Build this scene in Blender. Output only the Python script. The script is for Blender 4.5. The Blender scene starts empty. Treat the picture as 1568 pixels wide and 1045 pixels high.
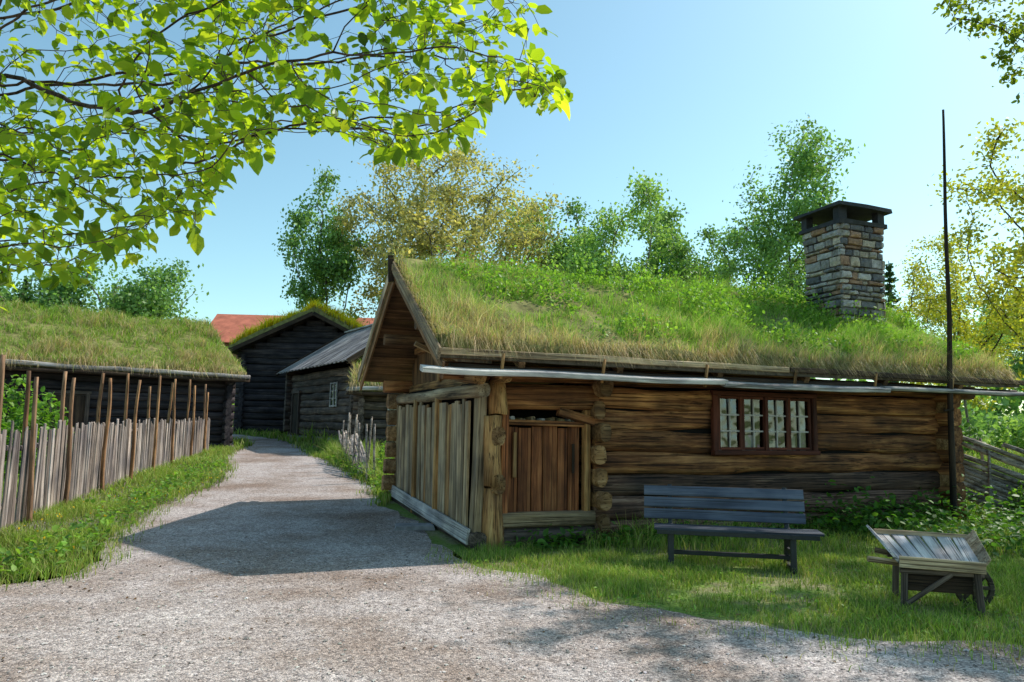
import bpy, bmesh, math, random
import numpy as np
from mathutils import Vector, Matrix, noise
random.seed(7)
R = np.random.default_rng(7)
scene = bpy.context.scene
COL = scene.collection

# ------------------------------------------------------------------ helpers
def hgt(y):
    return 0.035*np.clip(np.asarray(y, dtype=float)-10.0, 0, 35)

def link(o, parent=None):
    COL.objects.link(o)
    if parent is not None:
        o.parent = parent
    return o

def empty(name, loc=(0,0,0), rz=0.0):
    o = bpy.data.objects.new(name, None)
    o.location = loc; o.rotation_euler = (0,0,rz)
    o.empty_display_size = 0.2
    return link(o)

def fast_mesh(name, V, F, mat, parent=None, col=None, smooth=False, loc=None):
    V = np.asarray(V, dtype=np.float32); F = np.asarray(F, dtype=np.int32)
    me = bpy.data.meshes.new(name)
    me.vertices.add(len(V)); me.vertices.foreach_set("co", V.ravel())
    k = F.shape[1]
    me.loops.add(F.size); me.loops.foreach_set("vertex_index", F.ravel())
    me.polygons.add(len(F)); me.polygons.foreach_set("loop_start", np.arange(0, F.size, k, dtype=np.int32))
    me.update(calc_edges=True)
    if smooth:
        me.polygons.foreach_set("use_smooth", np.ones(len(F), dtype=bool))
    if col is not None:
        a = me.color_attributes.new("Col", 'FLOAT_COLOR', 'POINT')
        c = np.ones((len(V),4), dtype=np.float32); c[:,:3] = col
        a.data.foreach_set("color", c.ravel())
    if mat: me.materials.append(mat)
    o = bpy.data.objects.new(name, me)
    if loc is not None: o.location = loc
    return link(o, parent)

def py_mesh(name, V, F, mat, parent=None, smooth=False, mw=None, cols=None):
    me = bpy.data.meshes.new(name)
    me.from_pydata([tuple(v) for v in V], [], [tuple(f) for f in F]); me.update()
    if smooth:
        for p in me.polygons: p.use_smooth = len(p.vertices) <= 4
    if cols is not None:
        a = me.color_attributes.new("Col", 'FLOAT_COLOR', 'POINT')
        c = np.ones((len(V),4), dtype=np.float32); c[:,:3] = np.asarray(cols)
        a.data.foreach_set("color", c.ravel())
    if mat: me.materials.append(mat)
    o = bpy.data.objects.new(name, me)
    link(o, parent)
    if mw is not None: o.matrix_local = mw
    return o

# ------------------------------------------------------------------ materials
def newmat(name):
    m = bpy.data.materials.new(name); m.use_nodes = True
    nt = m.node_tree; nt.nodes.clear()
    out = nt.nodes.new("ShaderNodeOutputMaterial")
    bs = nt.nodes.new("ShaderNodeBsdfPrincipled")
    nt.links.new(bs.outputs[0], out.inputs[0])
    return m, nt, bs, out

def N(nt, t, **kw):
    n = nt.nodes.new(t)
    for k, v in kw.items():
        setattr(n, k, v)
    return n

def ramp(nt, stops):
    r = nt.nodes.new("ShaderNodeValToRGB")
    e = r.color_ramp.elements
    while len(e) > 1: e.remove(e[-1])
    e[0].position = stops[0][0]; e[0].color = (*stops[0][1], 1)
    for p, c in stops[1:]:
        x = e.new(p); x.color = (*c, 1)
    return r

def mixc(nt, mode='MIX', fac=0.5):
    m = nt.nodes.new("ShaderNodeMix"); m.data_type = 'RGBA'; m.blend_type = mode
    m.inputs[0].default_value = fac
    return m

def wood(name, dark, mid, light, axis=0, rough=0.8, vcol=False, bump=0.5, sc=1.0, spec=0.3, var=.35, stain=(.42,.42,.46)):
    m, nt, bs, out = newmat(name)
    L = nt.links.new
    tc = N(nt, "ShaderNodeTexCoord"); oi = N(nt, "ShaderNodeObjectInfo")
    mp = N(nt, "ShaderNodeMapping")
    s = [9*sc, 9*sc, 9*sc]; s[axis] = 0.55*sc
    mp.inputs['Scale'].default_value = s
    mul = N(nt, "ShaderNodeVectorMath", operation='SCALE'); mul.inputs[0].default_value = (37, 53, 71)
    L(oi.outputs['Random'], mul.inputs['Scale'])
    add = N(nt, "ShaderNodeVectorMath", operation='ADD')
    L(tc.outputs['Object'], mp.inputs[0]); L(mp.outputs[0], add.inputs[0]); L(mul.outputs[0], add.inputs[1])
    n1 = N(nt, "ShaderNodeTexNoise"); n1.inputs['Scale'].default_value = 1.0; n1.inputs['Detail'].default_value = 6; n1.inputs['Roughness'].default_value = .72; n1.inputs['Distortion'].default_value = .5
    L(add.outputs[0], n1.inputs['Vector'])
    r1 = ramp(nt, [(.30, dark), (.48, mid), (.70, light)])
    L(n1.outputs[0], r1.inputs[0])
    mp2 = N(nt, "ShaderNodeMapping"); s2 = [3.2, 3.2, 3.2]; s2[axis] = .35
    mp2.inputs['Scale'].default_value = s2
    L(add.outputs[0], mp2.inputs[0])
    n2 = N(nt, "ShaderNodeTexNoise"); n2.inputs['Scale'].default_value = 2.2; n2.inputs['Detail'].default_value = 3; n2.inputs['Distortion'].default_value = .8
    L(mp2.outputs[0], n2.inputs['Vector'])
    r2 = ramp(nt, [(.38, (.10,.08,.07)), (.44, (1,1,1))])
    L(n2.outputs[0], r2.inputs[0])
    mx = mixc(nt, 'MULTIPLY', .75); L(r1.outputs[0], mx.inputs[6]); L(r2.outputs[0], mx.inputs[7])
    n3 = N(nt, "ShaderNodeTexNoise"); n3.inputs['Scale'].default_value = 1.9; n3.inputs['Detail'].default_value = 3
    add3 = N(nt, "ShaderNodeVectorMath", operation='ADD'); L(tc.outputs['Object'], add3.inputs[0]); L(mul.outputs[0], add3.inputs[1])
    L(add3.outputs[0], n3.inputs['Vector'])
    r3 = ramp(nt, [(.3, stain), (.62, (1.15,1.1,1.0))])
    L(n3.outputs[0], r3.inputs[0])
    mx2 = mixc(nt, 'MULTIPLY', .85); L(mx.outputs[2], mx2.inputs[6]); L(r3.outputs[0], mx2.inputs[7])
    hs = N(nt, "ShaderNodeHueSaturation")
    mr = N(nt, "ShaderNodeMapRange"); mr.inputs[3].default_value = 1-var; mr.inputs[4].default_value = 1+var
    L(oi.outputs['Random'], mr.inputs[0]); L(mr.outputs[0], hs.inputs['Value'])
    L(mx2.outputs[2], hs.inputs['Color'])
    last = hs.outputs[0]
    if vcol:
        at = N(nt, "ShaderNodeAttribute", attribute_name="Col")
        mx3 = mixc(nt, 'MULTIPLY', 1.0); L(last, mx3.inputs[6]); L(at.outputs[0], mx3.inputs[7]); last = mx3.outputs[2]
    L(last, bs.inputs['Base Color'])
    bs.inputs['Roughness'].default_value = rough
    bs.inputs['Specular IOR Level'].default_value = spec
    ad = N(nt, "ShaderNodeMath", operation='ADD'); L(n1.outputs[0], ad.inputs[0]); L(r2.outputs[0], ad.inputs[1])
    bp = N(nt, "ShaderNodeBump"); bp.inputs['Strength'].default_value = bump; bp.inputs['Distance'].default_value = .02
    L(ad.outputs[0], bp.inputs['Height']); L(bp.outputs[0], bs.inputs['Normal'])
    return m

def leafmat(name, trans=.45, rough=.5, tint=(1.15,1.2,.55)):
    m, nt, bs, out = newmat(name); L = nt.links.new
    at = N(nt, "ShaderNodeAttribute", attribute_name="Col")
    L(at.outputs[0], bs.inputs['Base Color'])
    bs.inputs['Roughness'].default_value = rough; bs.inputs['Specular IOR Level'].default_value = .3
    tr = N(nt, "ShaderNodeBsdfTranslucent")
    mx = mixc(nt, 'MULTIPLY', 1); L(at.outputs[0], mx.inputs[6]); mx.inputs[7].default_value = (*tint, 1)
    L(mx.outputs[2], tr.inputs[0])
    ms = N(nt, "ShaderNodeMixShader"); ms.inputs[0].default_value = trans
    L(bs.outputs[0], ms.inputs[1]); L(tr.outputs[0], ms.inputs[2]); L(ms.outputs[0], out.inputs[0])
    return m

def simple(name, c, rough=.8, spec=.3, nscale=6, var=.35, bump=.2):
    m, nt, bs, out = newmat(name); L = nt.links.new
    tc = N(nt, "ShaderNodeTexCoord")
    n = N(nt, "ShaderNodeTexNoise"); n.inputs['Scale'].default_value = nscale; n.inputs['Detail'].default_value = 6; n.inputs['Roughness'].default_value = .65
    L(tc.outputs['Object'], n.inputs['Vector'])
    lo = tuple(x*(1-var) for x in c); hi = tuple(x*(1+var) for x in c)
    r = ramp(nt, [(.3, lo), (.7, hi)]); L(n.outputs[0], r.inputs[0]); L(r.outputs[0], bs.inputs['Base Color'])
    bs.inputs['Roughness'].default_value = rough; bs.inputs['Specular IOR Level'].default_value = spec
    bp = N(nt, "ShaderNodeBump"); bp.inputs['Strength'].default_value = bump; bp.inputs['Distance'].default_value = .02
    L(n.outputs[0], bp.inputs['Height']); L(bp.outputs[0], bs.inputs['Normal'])
    return m

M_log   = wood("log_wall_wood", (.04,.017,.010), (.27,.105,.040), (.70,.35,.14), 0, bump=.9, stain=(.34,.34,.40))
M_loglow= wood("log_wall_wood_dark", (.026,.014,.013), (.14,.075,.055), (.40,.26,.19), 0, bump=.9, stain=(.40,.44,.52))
M_logdk = wood("tarred_log_wood", (.008,.007,.010), (.036,.029,.036), (.11,.088,.092), 0)
M_post  = wood("post_wood", (.08,.035,.014), (.38,.20,.08), (.70,.46,.22), 0, bump=.7)
M_end   = wood("log_end_wood", (.05,.025,.014), (.26,.14,.06), (.50,.32,.17), 1, bump=.6)
M_plank = wood("weathered_plank", (.10,.065,.035), (.40,.29,.18), (.72,.58,.42), 0, bump=.7)
M_door  = wood("door_wood", (.05,.018,.009), (.28,.095,.038), (.55,.24,.10), 0, bump=.6)
M_grey  = wood("grey_board", (.19,.18,.18), (.47,.45,.46), (.76,.75,.77), 0)
M_dark  = wood("dark_brown_wood", (.012,.008,.006), (.05,.03,.02), (.11,.07,.045), 0)
M_under = wood("roof_underside_wood", (.03,.018,.01), (.18,.095,.045), (.36,.21,.11), 0)
M_mid   = wood("brown_grey_log", (.02,.016,.015), (.11,.082,.070), (.27,.21,.185), 0)
M_fence = wood("fence_wood", (.075,.06,.06), (.28,.23,.215), (.56,.49,.48), 2, vcol=True, bump=.7)
M_pole  = wood("pole_wood", (.05,.03,.02), (.29,.18,.12), (.54,.37,.24), 2, vcol=True)
M_bark  = wood("tree_bark", (.05,.045,.04), (.20,.175,.15), (.38,.35,.31), 2)
M_barkl = wood("dark_branch_bark", (.02,.014,.012), (.07,.045,.036), (.14,.10,.08), 2)
M_frame = wood("window_frame_paint", (.05,.014,.008), (.13,.035,.020), (.22,.07,.04), 0, bump=.2)
M_bar   = simple("glazing_bar_paint", (.50,.45,.42), .7, .3, 20, .2)
M_bench = wood("bench_blue_paint", (.045,.055,.09), (.085,.105,.165), (.16,.18,.25), 0, rough=.5, bump=.2, spec=.4, var=.12)
M_benchs= wood("bench_seat_paint", (.03,.04,.06), (.05,.065,.10), (.10,.12,.16), 0, rough=.6, bump=.2, spec=.3, var=.12)
M_benchd= simple("bench_dark_iron", (.02,.023,.03), .5, .5)
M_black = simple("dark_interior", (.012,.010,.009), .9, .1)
M_leaf  = leafmat("foliage", .45)
M_leafN = leafmat("near_leaf", .6, .4, (1.9,1.6,.4))
M_grass = leafmat("grass_blades", .35, .6, (1.2,1.15,.6))
M_flower= leafmat("yellow_flowers", .3, .6, (1,1,1))
M_soil  = simple("turf_soil", (.19,.18,.07), .95, .1, 5, .5, .6)
M_birch = simple("birch_bark_edge", (.10,.08,.06), .8, .2, 9, .6)
M_slab  = simple("stone_slab", (.24,.235,.25), .85, .3, 8, .4)
M_cap   = simple("chimney_cap_slate", (.03,.03,.035), .7, .3, 8, .5)
M_mortar= simple("mortar", (.16,.14,.12), .95, .1, 20, .4, .5)
M_redroof= simple("red_tile_roof", (.50,.16,.10), .8, .2, 1.0, .3)
M_redwall= simple("red_brick_wall", (.26,.12,.09), .9, .2, 1.0, .3)
M_curtain= simple("curtain_cloth", (.55,.5,.42), .9, .1, 12, .3)
M_room = simple("room_inner_wall", (.05,.04,.028), .9, .1, 3, .5)
M_shing_v = wood("grey_roof_plank", (.09,.085,.09), (.32,.30,.315), (.54,.52,.54), 0)

def stone_mat():
    m, nt, bs, out = newmat("chimney_stone"); L = nt.links.new
    at = N(nt, "ShaderNodeAttribute", attribute_name="Col")
    tc = N(nt, "ShaderNodeTexCoord")
    n = N(nt, "ShaderNodeTexNoise"); n.inputs['Scale'].default_value = 14; n.inputs['Detail'].default_value = 6; n.inputs['Roughness'].default_value = .7
    L(tc.outputs['Object'], n.inputs['Vector'])
    r = ramp(nt, [(.3, (.5,.48,.46)), (.65, (1.3,1.27,1.25))]); L(n.outputs[0], r.inputs[0])
    mx = mixc(nt, 'MULTIPLY', 1); L(at.outputs[0], mx.inputs[6]); L(r.outputs[0], mx.inputs[7])
    L(mx.outputs[2], bs.inputs['Base Color']); bs.inputs['Roughness'].default_value = .9
    bp = N(nt, "ShaderNodeBump"); bp.inputs['Strength'].default_value = .7; bp.inputs['Distance'].default_value = .03
    L(n.outputs[0], bp.inputs['Height']); L(bp.outputs[0], bs.inputs['Normal'])
    return m
M_stone = stone_mat()

def glass_mat():
    m, nt, bs, out = newmat("window_glass"); L = nt.links.new
    nt.nodes.remove(bs)
    t = N(nt, "ShaderNodeBsdfTransparent"); t.inputs[0].default_value = (.75,.8,.8,1)
    g = N(nt, "ShaderNodeBsdfGlossy"); g.inputs['Roughness'].default_value = .02; g.inputs[0].default_value = (.9,.92,1,1)
    tc = N(nt, "ShaderNodeTexCoord"); n = N(nt, "ShaderNodeTexNoise"); n.inputs['Scale'].default_value = 4.5; n.inputs['Detail'].default_value = 1
    L(tc.outputs['Object'], n.inputs['Vector'])
    bp = N(nt, "ShaderNodeBump"); bp.inputs['Strength'].default_value = .22; bp.inputs['Distance'].default_value = .05
    L(n.outputs[0], bp.inputs['Height']); L(bp.outputs[0], g.inputs['Normal'])
    ms = N(nt, "ShaderNodeMixShader"); ms.inputs[0].default_value = .13
    L(t.outputs[0], ms.inputs[1]); L(g.outputs[0], ms.inputs[2]); L(ms.outputs[0], out.inputs[0])
    return m
M_glass = glass_mat()

def gravel_mat():
    m, nt, bs, out = newmat("gravel"); L = nt.links.new
    tc = N(nt, "ShaderNodeTexCoord")
    big = N(nt, "ShaderNodeTexNoise"); big.inputs['Scale'].default_value = .6; big.inputs['Detail'].default_value = 6; big.inputs['Roughness'].default_value = .65
    L(tc.outputs['Object'], big.inputs['Vector'])
    rb = ramp(nt, [(.34, (.28,.215,.18)), (.46, (.38,.325,.30)), (.55, (.46,.415,.405)), (.68, (.54,.50,.49))]); L(big.outputs[0], rb.inputs[0])
    v = N(nt, "ShaderNodeTexVoronoi"); v.inputs['Scale'].default_value = 75; v.inputs['Randomness'].default_value = 1
    L(tc.outputs['Object'], v.inputs['Vector'])
    sep = N(nt, "ShaderNodeSeparateColor"); L(v.outputs['Color'], sep.inputs[0])
    rv = ramp(nt, [(0, (.32,.31,.33)), (.55, (.95,.93,.91)), (1, (1.6,1.56,1.52))]); L(sep.outputs[0], rv.inputs[0])
    m1 = mixc(nt, 'MULTIPLY', .9); L(rb.outputs[0], m1.inputs[6]); L(rv.outputs[0], m1.inputs[7])
    f = N(nt, "ShaderNodeTexNoise"); f.inputs['Scale'].default_value = 14; f.inputs['Detail'].default_value = 7; f.inputs['Roughness'].default_value = .8
    L(tc.outputs['Object'], f.inputs['Vector'])
    rf = ramp(nt, [(.36, (.60,.55,.52)), (.60, (1.12,1.11,1.1))]); L(f.outputs[0], rf.inputs[0])
    m2 = mixc(nt, 'MULTIPLY', .85); L(m1.outputs[2], m2.inputs[6]); L(rf.outputs[0], m2.inputs[7])
    L(m2.outputs[2], bs.inputs['Base Color']); bs.inputs['Roughness'].default_value = .95; bs.inputs['Specular IOR Level'].default_value = .15
    inv = N(nt, "ShaderNodeMath", operation='MULTIPLY_ADD'); inv.inputs[1].default_value = -1
    L(v.outputs['Distance'], inv.inputs[0]); L(f.outputs[0], inv.inputs[2])
    bp = N(nt, "ShaderNodeBump"); bp.inputs['Strength'].default_value = .8; bp.inputs['Distance'].default_value = .010
    L(inv.outputs[0], bp.inputs['Height']); L(bp.outputs[0], bs.inputs['Normal'])
    return m
M_gravel = gravel_mat()

def ground_mat():
    m, nt, bs, out = newmat("grass_ground"); L = nt.links.new
    tc = N(nt, "ShaderNodeTexCoord")
    a = N(nt, "ShaderNodeTexNoise"); a.inputs['Scale'].default_value = .9; a.inputs['Detail'].default_value = 6; a.inputs['Roughness'].default_value = .7
    L(tc.outputs['Object'], a.inputs['Vector'])
    r = ramp(nt, [(.3, (.11,.15,.035)), (.46, (.16,.25,.05)), (.56, (.25,.24,.12)), (.72, (.33,.29,.21))]); L(a.outputs[0], r.inputs[0])
    b = N(nt, "ShaderNodeTexNoise"); b.inputs['Scale'].default_value = 25; b.inputs['Detail'].default_value = 5
    L(tc.outputs['Object'], b.inputs['Vector'])
    rb = ramp(nt, [(.3, (.45,.45,.45)), (.7, (1.3,1.3,1.3))]); L(b.outputs[0], rb.inputs[0])
    mx = mixc(nt, 'MULTIPLY', .8); L(r.outputs[0], mx.inputs[6]); L(rb.outputs[0], mx.inputs[7])
    L(mx.outputs[2], bs.inputs['Base Color']); bs.inputs['Roughness'].default_value = .95; bs.inputs['Specular IOR Level'].default_value = .1
    bp = N(nt, "ShaderNodeBump"); bp.inputs['Strength'].default_value = .8; bp.inputs['Distance'].default_value = .04
    L(b.outputs[0], bp.inputs['Height']); L(bp.outputs[0], bs.inputs['Normal'])
    return m
M_ground = ground_mat()

# ------------------------------------------------------------------ beams / boards / logs
def beam_geo(L, w, h, kind, seed, taper=1.0, wob=0.0, ends=0.0):
    if kind == 'log':
        n = 12; sec = []
        for i in range(n):
            a = 2*math.pi*i/n
            c, s = math.cos(a), math.sin(a)
            sec.append((math.copysign(abs(c)**.75, c)*w/2, math.copysign(abs(s)**.75, s)*h/2))
        ns = max(2, min(40, int(L/.22)))
    else:
        b = min(w, h)*.14
        sec = [(w/2, -h/2+b), (w/2, h/2-b), (w/2-b, h/2), (-w/2+b, h/2), (-w/2, h/2-b), (-w/2, -h/2+b), (-w/2+b, -h/2), (w/2-b, -h/2)]
        n = 8; ns = max(1, min(24, int(L/.35)))
    V = []; F = []
    amp = (.035 if kind == 'log' else .012)
    for j in range(ns+1):
        x = L*j/ns; k = 1+(taper-1)*j/ns
        oy = wob*noise.noise(Vector((x*.8, seed*3.1, 0))); oz = wob*noise.noise(Vector((x*.8, seed*3.1, 9)))
        for i, (y, z) in enumerate(sec):
            q = 1+amp*2*noise.noise(Vector((x*2.3+seed*7.7, y*9, z*9)))
            ex = 0
            if ends and j in (0, ns): ex = ends*noise.noise(Vector((y*20, z*20, seed+j)))
            V.append((x+ex, y*k*q+oy, z*k*q+oz))
    for j in range(ns):
        for i in range(n):
            i2 = (i+1) % n
            F.append((j*n+i, (j+1)*n+i, (j+1)*n+i2, j*n+i2)[::-1])
    F.append(tuple(range(n))[::-1]); F.append(tuple(ns*n+i for i in range(n)))
    return V, F

def frame(p0, p1, ref=None, roll=0):
    p0 = Vector(p0); p1 = Vector(p1); X = (p1-p0).normalized()
    up = Vector(ref) if ref is not None else (Vector((0,0,1)) if abs(X.z) < .9 else Vector((0,1,0)))
    Y = up.cross(X).normalized(); Z = X.cross(Y)
    m = Matrix((X, Y, Z)).transposed().to_4x4()
    if roll: m = m @ Matrix.Rotation(roll, 4, 'X')
    m.translation = p0
    return m, (p1-p0).length

_bc = [0]
def beam(name, p0, p1, w, h, mat, parent, kind='board', ref=None, roll=0, taper=1.0, wob=0.0, ends=0.0):
    _bc[0] += 1
    m, L = frame(p0, p1, ref, roll)
    V, F = beam_geo(L, w, h, kind, _bc[0]*.37, taper, wob, ends)
    return py_mesh(name, V, F, mat, parent, smooth=(kind == 'log'), mw=m)

class Acc:
    def __init__(s): s.V = []; s.F = []; s.C = []
    def beam(s, p0, p1, w, h, kind='board', col=(1,1,1), ref=None, roll=0, taper=1.0, wob=0., ends=0.):
        _bc[0] += 1
        m, L = frame(p0, p1, ref, roll)
        V, F = beam_geo(L, w, h, kind, _bc[0]*.37, taper, wob, ends)
        b = len(s.V)
        s.V += [m @ Vector(v) for v in V]; s.F += [tuple(b+i for i in f) for f in F]; s.C += [col]*len(V)
    def make(s, name, mat, parent=None, smooth=False):
        return py_mesh(name, s.V, s.F, mat, parent, smooth=smooth, cols=s.C)

def rg(a=.75, b=1.15):
    v = random.uniform(a, b); t = random.uniform(-.04, .04)
    return (v*(1+t), v, v*(1-t))

# ------------------------------------------------------------------ blades and leaves
GM = 1.5
def blades(P, H, W, C, lean=.35, bias=None, droop=.0):
    n = len(P)
    az = R.uniform(0, 2*math.pi, n)
    side = np.stack([np.cos(az), np.sin(az), np.zeros(n)], 1)
    laz = R.uniform(0, 2*math.pi, n)
    ln = np.stack([np.cos(laz), np.sin(laz), np.zeros(n)], 1)*(np.abs(R.normal(0, lean, n)))[:, None]
    if bias is not None: ln = ln+np.asarray(bias)
    up = np.array([0,0,1.0])
    mid = P+(up+ln*.6)*(H*.55)[:, None]
    tip = P+(up*(1-droop)+ln*1.5)*H[:, None]
    w = (W/2)[:, None]
    V = np.stack([P-side*w, P+side*w, mid-side*w*.75, mid+side*w*.75, tip], 1).reshape(-1, 3)
    b = np.arange(n)[:, None]*5
    F = np.concatenate([b+np.array([0,1,3]), b+np.array([0,3,2]), b+np.array([2,3,4])], 1).reshape(-1, 3)
    Cc = np.repeat(C*GM, 5, axis=0).reshape(n, 5, 3)*np.array([.65,.65,.9,.9,1.1])[None, :, None]  # shading painted into the blade colour: dark at the root, bright at the tip
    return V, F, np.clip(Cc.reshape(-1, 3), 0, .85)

def rand_unit(n):
    v = R.normal(size=(n, 3)); return v/np.linalg.norm(v, axis=1)[:, None]

def quad_leaves(P, S, C, flat=0.0):
    n = len(P)
    a = rand_unit(n); nn = rand_unit(n); nn[:, 2] += flat
    b = np.cross(nn, a); b /= np.linalg.norm(b, axis=1)[:, None]+1e-9
    s = S[:, None]
    V = np.stack([P-a*s*.6, P+b*s*.36, P+a*s*.6, P-b*s*.36], 1).reshape(-1, 3)
    F = (np.arange(n)[:, None]*4+np.arange(4)[None, :])
    return V, F, np.repeat(C, 4, axis=0)

LEAFV = np.array([[0,0,0],[.3,0,-.02],[.68,0,-.04],[1.05,0,-.14],[.25,.30,.05],[.66,.33,.03],[.25,-.30,.05],[.66,-.33,.03],[.92,.14,-.06],[.92,-.14,-.06]])
LEAFF = np.array([[0,1,4],[1,5,4],[1,2,5],[2,8,5],[2,3,8],[0,6,1],[1,6,7],[1,7,2],[2,7,9],[2,9,3]])
def shaped_leaves(P, D, S, C):
    n = len(P)
    x = D/np.linalg.norm(D, axis=1)[:, None]
    up = rand_unit(n)*.55+np.array([0,0,1.0])
    y = np.cross(up, x); y /= np.linalg.norm(y, axis=1)[:, None]+1e-9
    z = np.cross(x, y)
    M = np.stack([x, y, z], 1)
    LV = LEAFV[None]*S[:, None, None]
    curl = R.uniform(.3, 2.6, n)
    LV[:, :, 2] *= curl[:, None]
    V = np.einsum('nka,nab->nkb', LV, M)+P[:, None, :]
    F = (np.arange(n)[:, None, None]*10+LEAFF[None]).reshape(-1, 3)
    return V.reshape(-1, 3), F, np.repeat(C, 10, axis=0)

def pal(n, cols, jit=.18, w=None):
    cols = np.array(cols); i = R.choice(len(cols), n, p=w)
    j = R.integers(0, len(cols), n); t = R.uniform(0, .4, n)[:, None]
    c = cols[i]*(1-t)+cols[j]*t
    return np.clip(c*(1+R.normal(0, jit, n))[:, None], .003, 1)

# ------------------------------------------------------------------ space colonisation trees
def colonize(start, A, step, kill, infl, iters=160, maxn=9000, jit=.1):
    nodes = [np.array(p, float) for p in start]; par = [-1]+list(range(len(start)-1))
    A = A.copy(); alive = np.ones(len(A), bool); miss = np.zeros(len(A), int)
    X = np.array(nodes)
    d = np.linalg.norm(A[:, None]-X[None], axis=2); nn = d.argmin(1); nd = d.min(1)
    for it in range(iters):
        if not alive.any() or len(nodes) > maxn: break
        use = alive & (nd < infl)
        if not use.any():
            use = alive & (nd < nd[alive].min()+step)
        ui = np.where(use)[0]; order = np.argsort(nn[ui], kind='stable'); ui = ui[order]
        ids, st_ = np.unique(nn[ui], return_index=True); ends_ = list(st_[1:])+[len(ui)]
        new = []; newp = []
        for k, a0, a1 in zip(ids, st_, ends_):
            sel = ui[a0:a1]; xk = nodes[k]
            v = A[sel]-xk; v /= np.linalg.norm(v, axis=1)[:, None]+1e-9
            g = v.mean(0)
            if miss[sel].max() > 1: g = v[R.integers(len(sel))]
            g = g/(np.linalg.norm(g)+1e-9)+R.normal(0, jit, 3); g /= np.linalg.norm(g)+1e-9
            new.append(xk+g*step); newp.append(k)
        base = len(nodes); NA = np.array(new)
        nodes += new; par += newp
        al = np.where(alive)[0]
        dd = np.linalg.norm(A[al][:, None]-NA[None], axis=2); m = dd.min(1); am = dd.argmin(1)
        imp = m < nd[al]-1e-4
        nn[al[imp]] = base+am[imp]; nd[al[imp]] = m[imp]
        impf = np.zeros(len(A), bool); impf[al[imp]] = True
        miss[use & ~impf] += 1; miss[impf] = 0
        alive &= ~(nd < kill); alive &= miss < 8
    return np.array(nodes), np.array(par)

def tree_radii(par, r0, e=2.4):
    n = len(par); a = np.zeros(n); has = np.zeros(n, int)
    for i in range(n-1, 0, -1):
        if has[i] == 0: a[i] = r0**e
        a[par[i]] += a[i]; has[par[i]] += 1
    if a[0] == 0: a[0] = r0**e
    return a**(1/e), has

def branch_mesh(X, par, r, sides=5, rmin=0.0):
    idx = np.array([i for i in range(1, len(par)) if r[i] > rmin])
    P0 = X[par[idx]]; P1 = X[idx]; r1 = r[idx]; r0 = np.minimum(r[par[idx]], r1*1.35)
    d = P1-P0; d /= np.linalg.norm(d, axis=1)[:, None]+1e-9
    ref = np.where(np.abs(d[:, 2:3]) < .9, np.array([[0,0,1.]]), np.array([[1.,0,0]]))
    u = np.cross(d, ref); u /= np.linalg.norm(u, axis=1)[:, None]; v = np.cross(d, u)
    a = np.arange(sides)*2*math.pi/sides
    ring = np.cos(a)[None, :, None]*u[:, None]+np.sin(a)[None, :, None]*v[:, None]
    V = np.concatenate([P0[:, None]+ring*r0[:, None, None], (P1+d*0.25*r1[:, None])[:, None]+ring*r1[:, None, None]], 1)
    s = np.arange(sides); s2 = (s+1) % sides
    f = np.stack([s, s2, s2+sides, s+sides], 1)
    F = (np.arange(len(idx))[:, None, None]*2*sides+f[None]).reshape(-1, 4)
    return V.reshape(-1, 3), F

def crown_pts(n, c, rad, lobes=9, seed=0):
    rr = np.random.default_rng(seed)
    c = np.array(c); rad = np.array(rad)
    cs = rr.normal(size=(lobes, 3)); cs /= np.linalg.norm(cs, axis=1)[:, None]
    cs = cs*rr.uniform(.3, .82, (lobes, 1)); ls = rr.uniform(.24, .44, lobes)
    out = []
    while len(out) < n:
        k = rr.integers(lobes); p = cs[k]+rr.normal(size=3)*ls[k]*.5
        if np.linalg.norm(p) < 1.08: out.append(p*rad+c)
    return np.array(out)

def make_tree(name, base, H, rad, ccz, cols, leaf=.2, nattr=330, nleaf=20000, spread=.35, seed=1, r0=.018, bark=None, lobes=9, mat=None):
    bark = bark or M_bark
    A = crown_pts(nattr, (0,0,ccz), rad, lobes, seed=seed)
    A = A[A[:, 2] < H]
    step = max(rad)/15
    tt = max(A[:, 2].min(), ccz-rad[2]*.75)
    k = max(3, int(tt/step))
    start = [(.018*H*math.sin(i/k*2+seed), .018*H*math.cos(i/k*1.7+seed)-.018*H, tt*i/(k-1)-.1) for i in range(k)]
    X, par = colonize(start, A, step, step*1.1, max(rad)*.8)
    r, has = tree_radii(par, r0)
    e = empty(name, (base[0], base[1], float(hgt(base[1]))))
    V, F = branch_mesh(X, par, r, 5)
    fast_mesh(name+"_trunk_and_limbs", V, F, bark, e, smooth=True)
    thin = np.where(r < r0*2.3)[0]; thin = thin[X[thin, 2] > tt*.8]
    w = R.gamma(.9, 1, len(thin)); w /= w.sum()
    m = nleaf
    pk = R.choice(thin, m, p=w)
    P = X[pk]+R.normal(0, spread, (m, 3))*np.array([1,1,.7])
    hsh = np.sin(pk*12.9898)*43758.5453; hsh = hsh-np.floor(hsh)
    C = pal(m, cols)*(.8+.4*hsh)[:, None]
    V, F, C = quad_leaves(P, R.uniform(.6, 1.25, m)*leaf, C, .5)
    fast_mesh(name+"_leaves", V, F, mat or M_leaf, e, C)
    return e

def dup_tree(src, name, base, s, rz):
    e = empty(name, (base[0], base[1], float(hgt(base[1]))), rz); e.scale = (s, s, s)
    for ch in src.children:
        o = bpy.data.objects.new(ch.name.split('.')[0], ch.data); link(o, e)
    return e

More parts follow.
